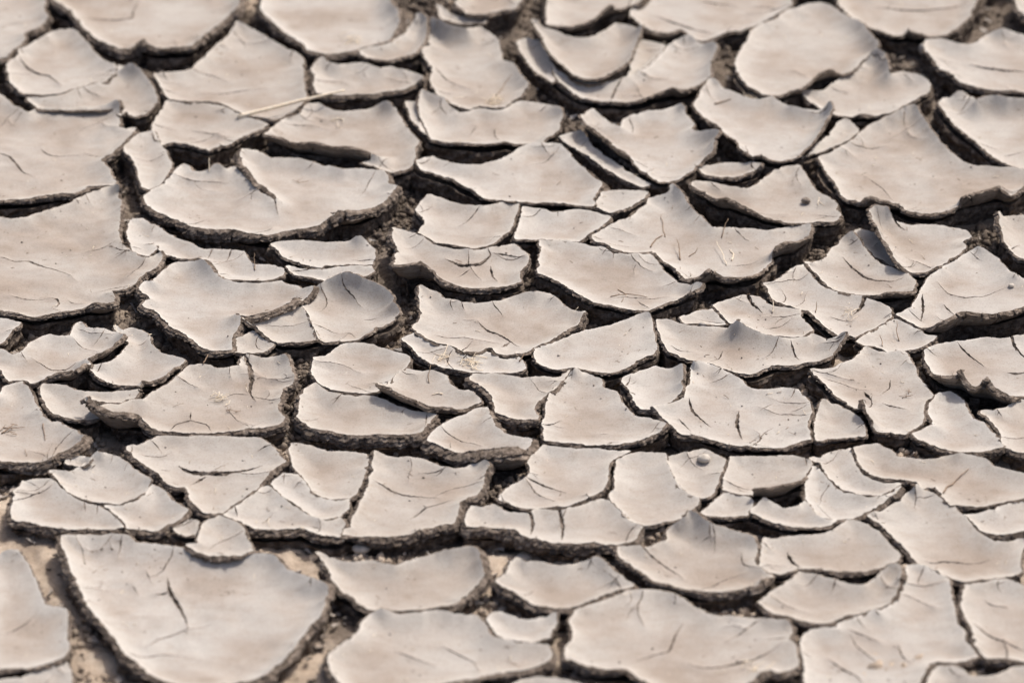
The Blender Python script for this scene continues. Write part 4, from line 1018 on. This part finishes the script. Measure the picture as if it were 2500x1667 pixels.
stalk("straw", "long pale jointed straw lying across the crack, upper left", "straw", 'r00', "1420,710 1600,655 1790,605 1930,572 2060,542", 0.0024, STRAW, lifts=[0, 30, 60, 80, 95], amt=0.006)
GT = "thin dry twigs on the plates"
for k, (reg, path, lifts, label) in enumerate([
    ('r21', "295,298 292,230 275,172", [0, 25, 45], "short thick upright twig on the broad twig-dotted plate"),
    ('r21', "572,330 548,255 515,185", [0, 20, 30], "slanting pale twig right of the short thick upright twig"),
    ('r21', "348,277 385,255 400,222", [0, 0, 25], "small hooked twig between two upright twigs, right of centre"),
    ('r21', "605,302 615,265 590,235", [0, 0, 0], "little forked rootlet lying right of the slanting pale twig"),
    ('r21', "543,165 555,110 583,48", [0, 35, 70], "thin stem standing against the dark crack behind the twig-dotted plate"),
    ('r21', "205,160 192,95 180,30", [0, 0, 0], "long thin rootlet lying near the back left of the twig-dotted plate"),
    ('r21', "118,222 150,175 190,150", [0, 0, 0], "curved rootlet at the left front of the twig-dotted plate"),
    ('r21', "1605,782 1590,720 1592,660", [0, 35, 60], "tall forked twig standing on the small triangular plate"),
    ('r21', "1505,815 1500,770 1488,745", [0, 20, 35], "shorter twig standing on the small triangular plate, left one"),
    ('r21', "846,615 852,570 850,528", [0, 30, 60], "thin stub standing on the notched plate behind the tent-like peak"),
    ('r21', "1105,612 1112,575 1110,545", [0, 20, 45], "small twig standing by the front of the long diagonal plate"),
    ('r21', "618,745 630,705 655,668", [0, 15, 10], "pale twig leaning against the tent-like peak"),
    ('r22', "1868,437 1940,365 2020,290", [0, 0, 0], "thin straight twig lying on the very wide smooth plate"),
    ('r11', "755,892 775,845 792,800", [0, 20, 40], "brown bent stem on the straw-covered broken plate"),
    ('r11', "680,1032 675,985 690,925", [0, 30, 60], "brown stem standing on the twisted plate with the rolled lip"),
    ('r11', "760,1100 730,1095 695,1105", [0, 0, 0], "pale chaff sliver lying on the twisted plate"),
    ('r11', "1765,517 1860,500 1985,520", [0, 0, 0], "dark branching rootlet lying near the front of the large flat centre plate"),
    ('r11', "1810,475 1860,503 1830,550", [0, 0, 0], "short dark rootlet crossing the branching rootlet at centre"),
    ('r11', "1220,905 1235,880 1250,855", [0, 12, 25], "tiny stalk on the broken plate near the centre"),
    ('r10', "1080,575 1130,510 1180,440", [0, 0, 0], "very thin stem lying on the rounded plate, top centre"),
    ('r00', "1250,1030 1252,990 1250,945", [0, 30, 60], "tiny stub standing behind the huge bowl plate with the slot"),
    ('r01', "1215,920 1230,890 1243,862", [0, 15, 20], "small twig across the dark edge left of centre"),
    ('r01', "890,745 910,745 928,745", [0, 0, 0], "tiny pale straw bit by the large smooth bowl's dark edge"),
    ('r01', "1525,360 1520,310 1522,255", [0, 25, 60], "tiny upright stalk under the dark edge of the huge bowl plate"),
    ('r01', "10,1335 50,1305 85,1275", [0, 8, 10], "reddish brown rootlet on the littered left edge plate"),
    ('r01', "20,1300 80,1300 150,1295", [0, 4, 6], "long thin rootlet crossing the reddish one at the left edge"),
    ('r01', "258,1275 262,1320 270,1375", [0, 0, 0], "thin grey rootlet right of the litter on the left edge plate"),
    ('r20', "500,625 560,610 600,595", [0, 0, 0], "short brown stick left of the dry grass, upper right"),
    ('r21', "1120,-30 1120,-50 1128,-80", [0, 10, 20], "tiny dark stub on the front of the plate with the clod"),
]):
    pale = any(w in label for w in ("pale", "stub", "straw"))
    stalk("twig", label, "twig", reg, path, 0.00055 if k % 3 else 0.0008, STRAW if pale else TWIG, lifts, 0.05, GT)
GG = "heaps of dry grass on the plates"
tuft("straw_tuft", "dry golden grass heap on the back of the rolled rectangular bowl", "dry grass", 'r20', 720, 585, 0.016, 26, STRAW, 3, GG)
tuft("straw_tuft", "dry golden grass heap between two plates at top centre", "dry grass", 'r10', 1070, 610, 0.015, 24, STRAW, 5, GG)
tuft("straw_tuft", "scattered chaff on the leaf-shaped plate, upper left of centre", "dry grass", 'r00', 2010, 730, 0.012, 9, STRAW, 7, GG)
tuft("straw_tuft", "pale bleached straw cross on the large straw-littered plate", "dry grass", 'r01', 1320, 1125, 0.014, 14, STRAW, 9, GG)
tuft("straw_tuft", "tangle of brown rootlets at the front of the straw-littered plate", "dry grass", 'r01', 1400, 1205, 0.009, 5, TWIG, 11, GG)
tuft("straw_tuft", "matted straw on the broken plate in front of the scalloped bowl", "dry grass", 'r11', 930, 915, 0.016, 26, STRAW, 13, GG)
tuft("straw_tuft", "loose straw bits at the left end of the broken straw plate", "dry grass", 'r11', 760, 895, 0.012, 12, STRAW, 15, GG)
tuft("straw_tuft", "tangle of brown rootlets on the littered left edge plate", "dry grass", 'r01', 60, 1310, 0.010, 6, TWIG, 17, GG)
tuft("straw_tuft", "flattened straw on the long diagonal plate, right of centre", "dry grass", 'r21', 1320, 620, 0.013, 10, STRAW, 19, GG)
tuft("straw_tuft", "brown rootlet tangle on the dirty plate with the standing flake", "dry grass", 'r21', 1650, 1110, 0.009, 5, TWIG, 21, GG)
tuft("straw_tuft", "small rootlet tangle on the slotted huge bowl plate", "dry grass", 'r00', 1790, 1085, 0.009, 4, TWIG, 23, GG)
tuft("straw_tuft", "faint grass wisp on the wide smooth plate at the top edge", "dry grass", 'r10', 230, 245, 0.018, 12, STRAW, 25, GG)
tuft("straw_tuft", "pale straw wisp on the bottom edge, lower right", "dry grass", 'r22', 740, 1480, 0.014, 10, STRAW, 27, GG)
GP = "small stones on the mud"
pebble("pebble", "round grey pebble on the small shield-shaped plate", "pebble", 'r22', 436, 240, 78, 0.62, STONE, 3, GP)
pebble("pebble", "small flat stone left of the tent-like peak", "pebble", 'r21', 432, 684, 46, 0.5, STONE, 5, GP)
pebble("pebble", "small oval stone on the domed plate at the right edge", "pebble", 'r21', 2276, 455, 38, 0.6, STONE, 7, GP)
pebble("pebble", "white stone in the dark crack above the wide boat-shaped bowl", "pebble", 'r12', 275, 780, 100, 0.5, STONE, 9, GP)
pebble("pebble", "white stone under the log-like rim, lower centre", "pebble", 'r12', 482, 208, 36, 0.9, STONE, 11, GP)
pebble("pebble", "pale stone in the shaded gap behind the smaller boat-shaped bowl", "pebble", 'r12', 1250, 828, 90, 0.5, STONE, 13, GP)
pebble("pebble", "white chip standing in the deep dark hole, upper right", "pebble", 'r20', 1740, 320, 44, 1.9, STONE, 15, GP)
pebble("soil_clod", "dark brown clod lying on the plate with an overhanging left lip", "clod", 'r20', 1046, 1215, 58, 0.75, CRUMB, 17)
pebble("pebble", "tiny white grain on the smooth pointed plate right of centre", "pebble", 'r11', 1455, 868, 18, 0.7, STONE, 19, GP)

# ------------------------------------------------------------------ fine litter strewn over the plates
r = random.Random(21)
lv, lf, lm, b0 = [], [], [], 0
made = 0
while made < 1500:
    px, py = r.uniform(0, W0), r.uniform(0, H0)
    if float(fbm(np.array([px / 260.0]), np.array([py / 150.0]), 91, 2)[0]) < r.uniform(-0.5, 1.1):
        continue
    p = touch(px, py)
    if p.z < -0.008:
        continue
    made += 1
    if r.random() < 0.45:                        # bit of chaff or root hair
        an = r.uniform(0, 3.1416)
        L = r.uniform(0.0015, 0.006) * (2.0 if r.random() < 0.1 else 1.0)
        d = Vector((math.cos(an), math.sin(an), r.uniform(-0.05, 0.25))) * L
        rr = r.uniform(0.00013, 0.00032)
        v, f = tube(wander(p + Vector((0, 0, rr)), p + d + Vector((0, 0, rr)), 3, 0.15, made), [rr] * 4, 4)
        lm += [0 if r.random() < 0.5 else 1] * len(f)
    else:                                        # grain of soil
        sz = 0.00035 + 0.0009 * r.random() ** 3
        v = cv * sz * np.array([r.uniform(.7, 1.3), r.uniform(.7, 1.3), r.uniform(.5, 1.0)]) + np.array(p) + np.array([0, 0, sz * 0.4])
        f = cf
        lm += [2 if r.random() < 0.35 else 3] * len(f)
    lv.append(v); lf.append(f + b0); b0 += len(v)
litter = link("litter", make_mesh("litter", np.concatenate(lv), np.concatenate(lf), [STRAW, TWIG, CRUMB, CRUST], np.array(lm)))
litter["kind"] = "stuff"
litter["label"] = "fine chaff and soil grains strewn over the plates"
litter["category"] = "litter"
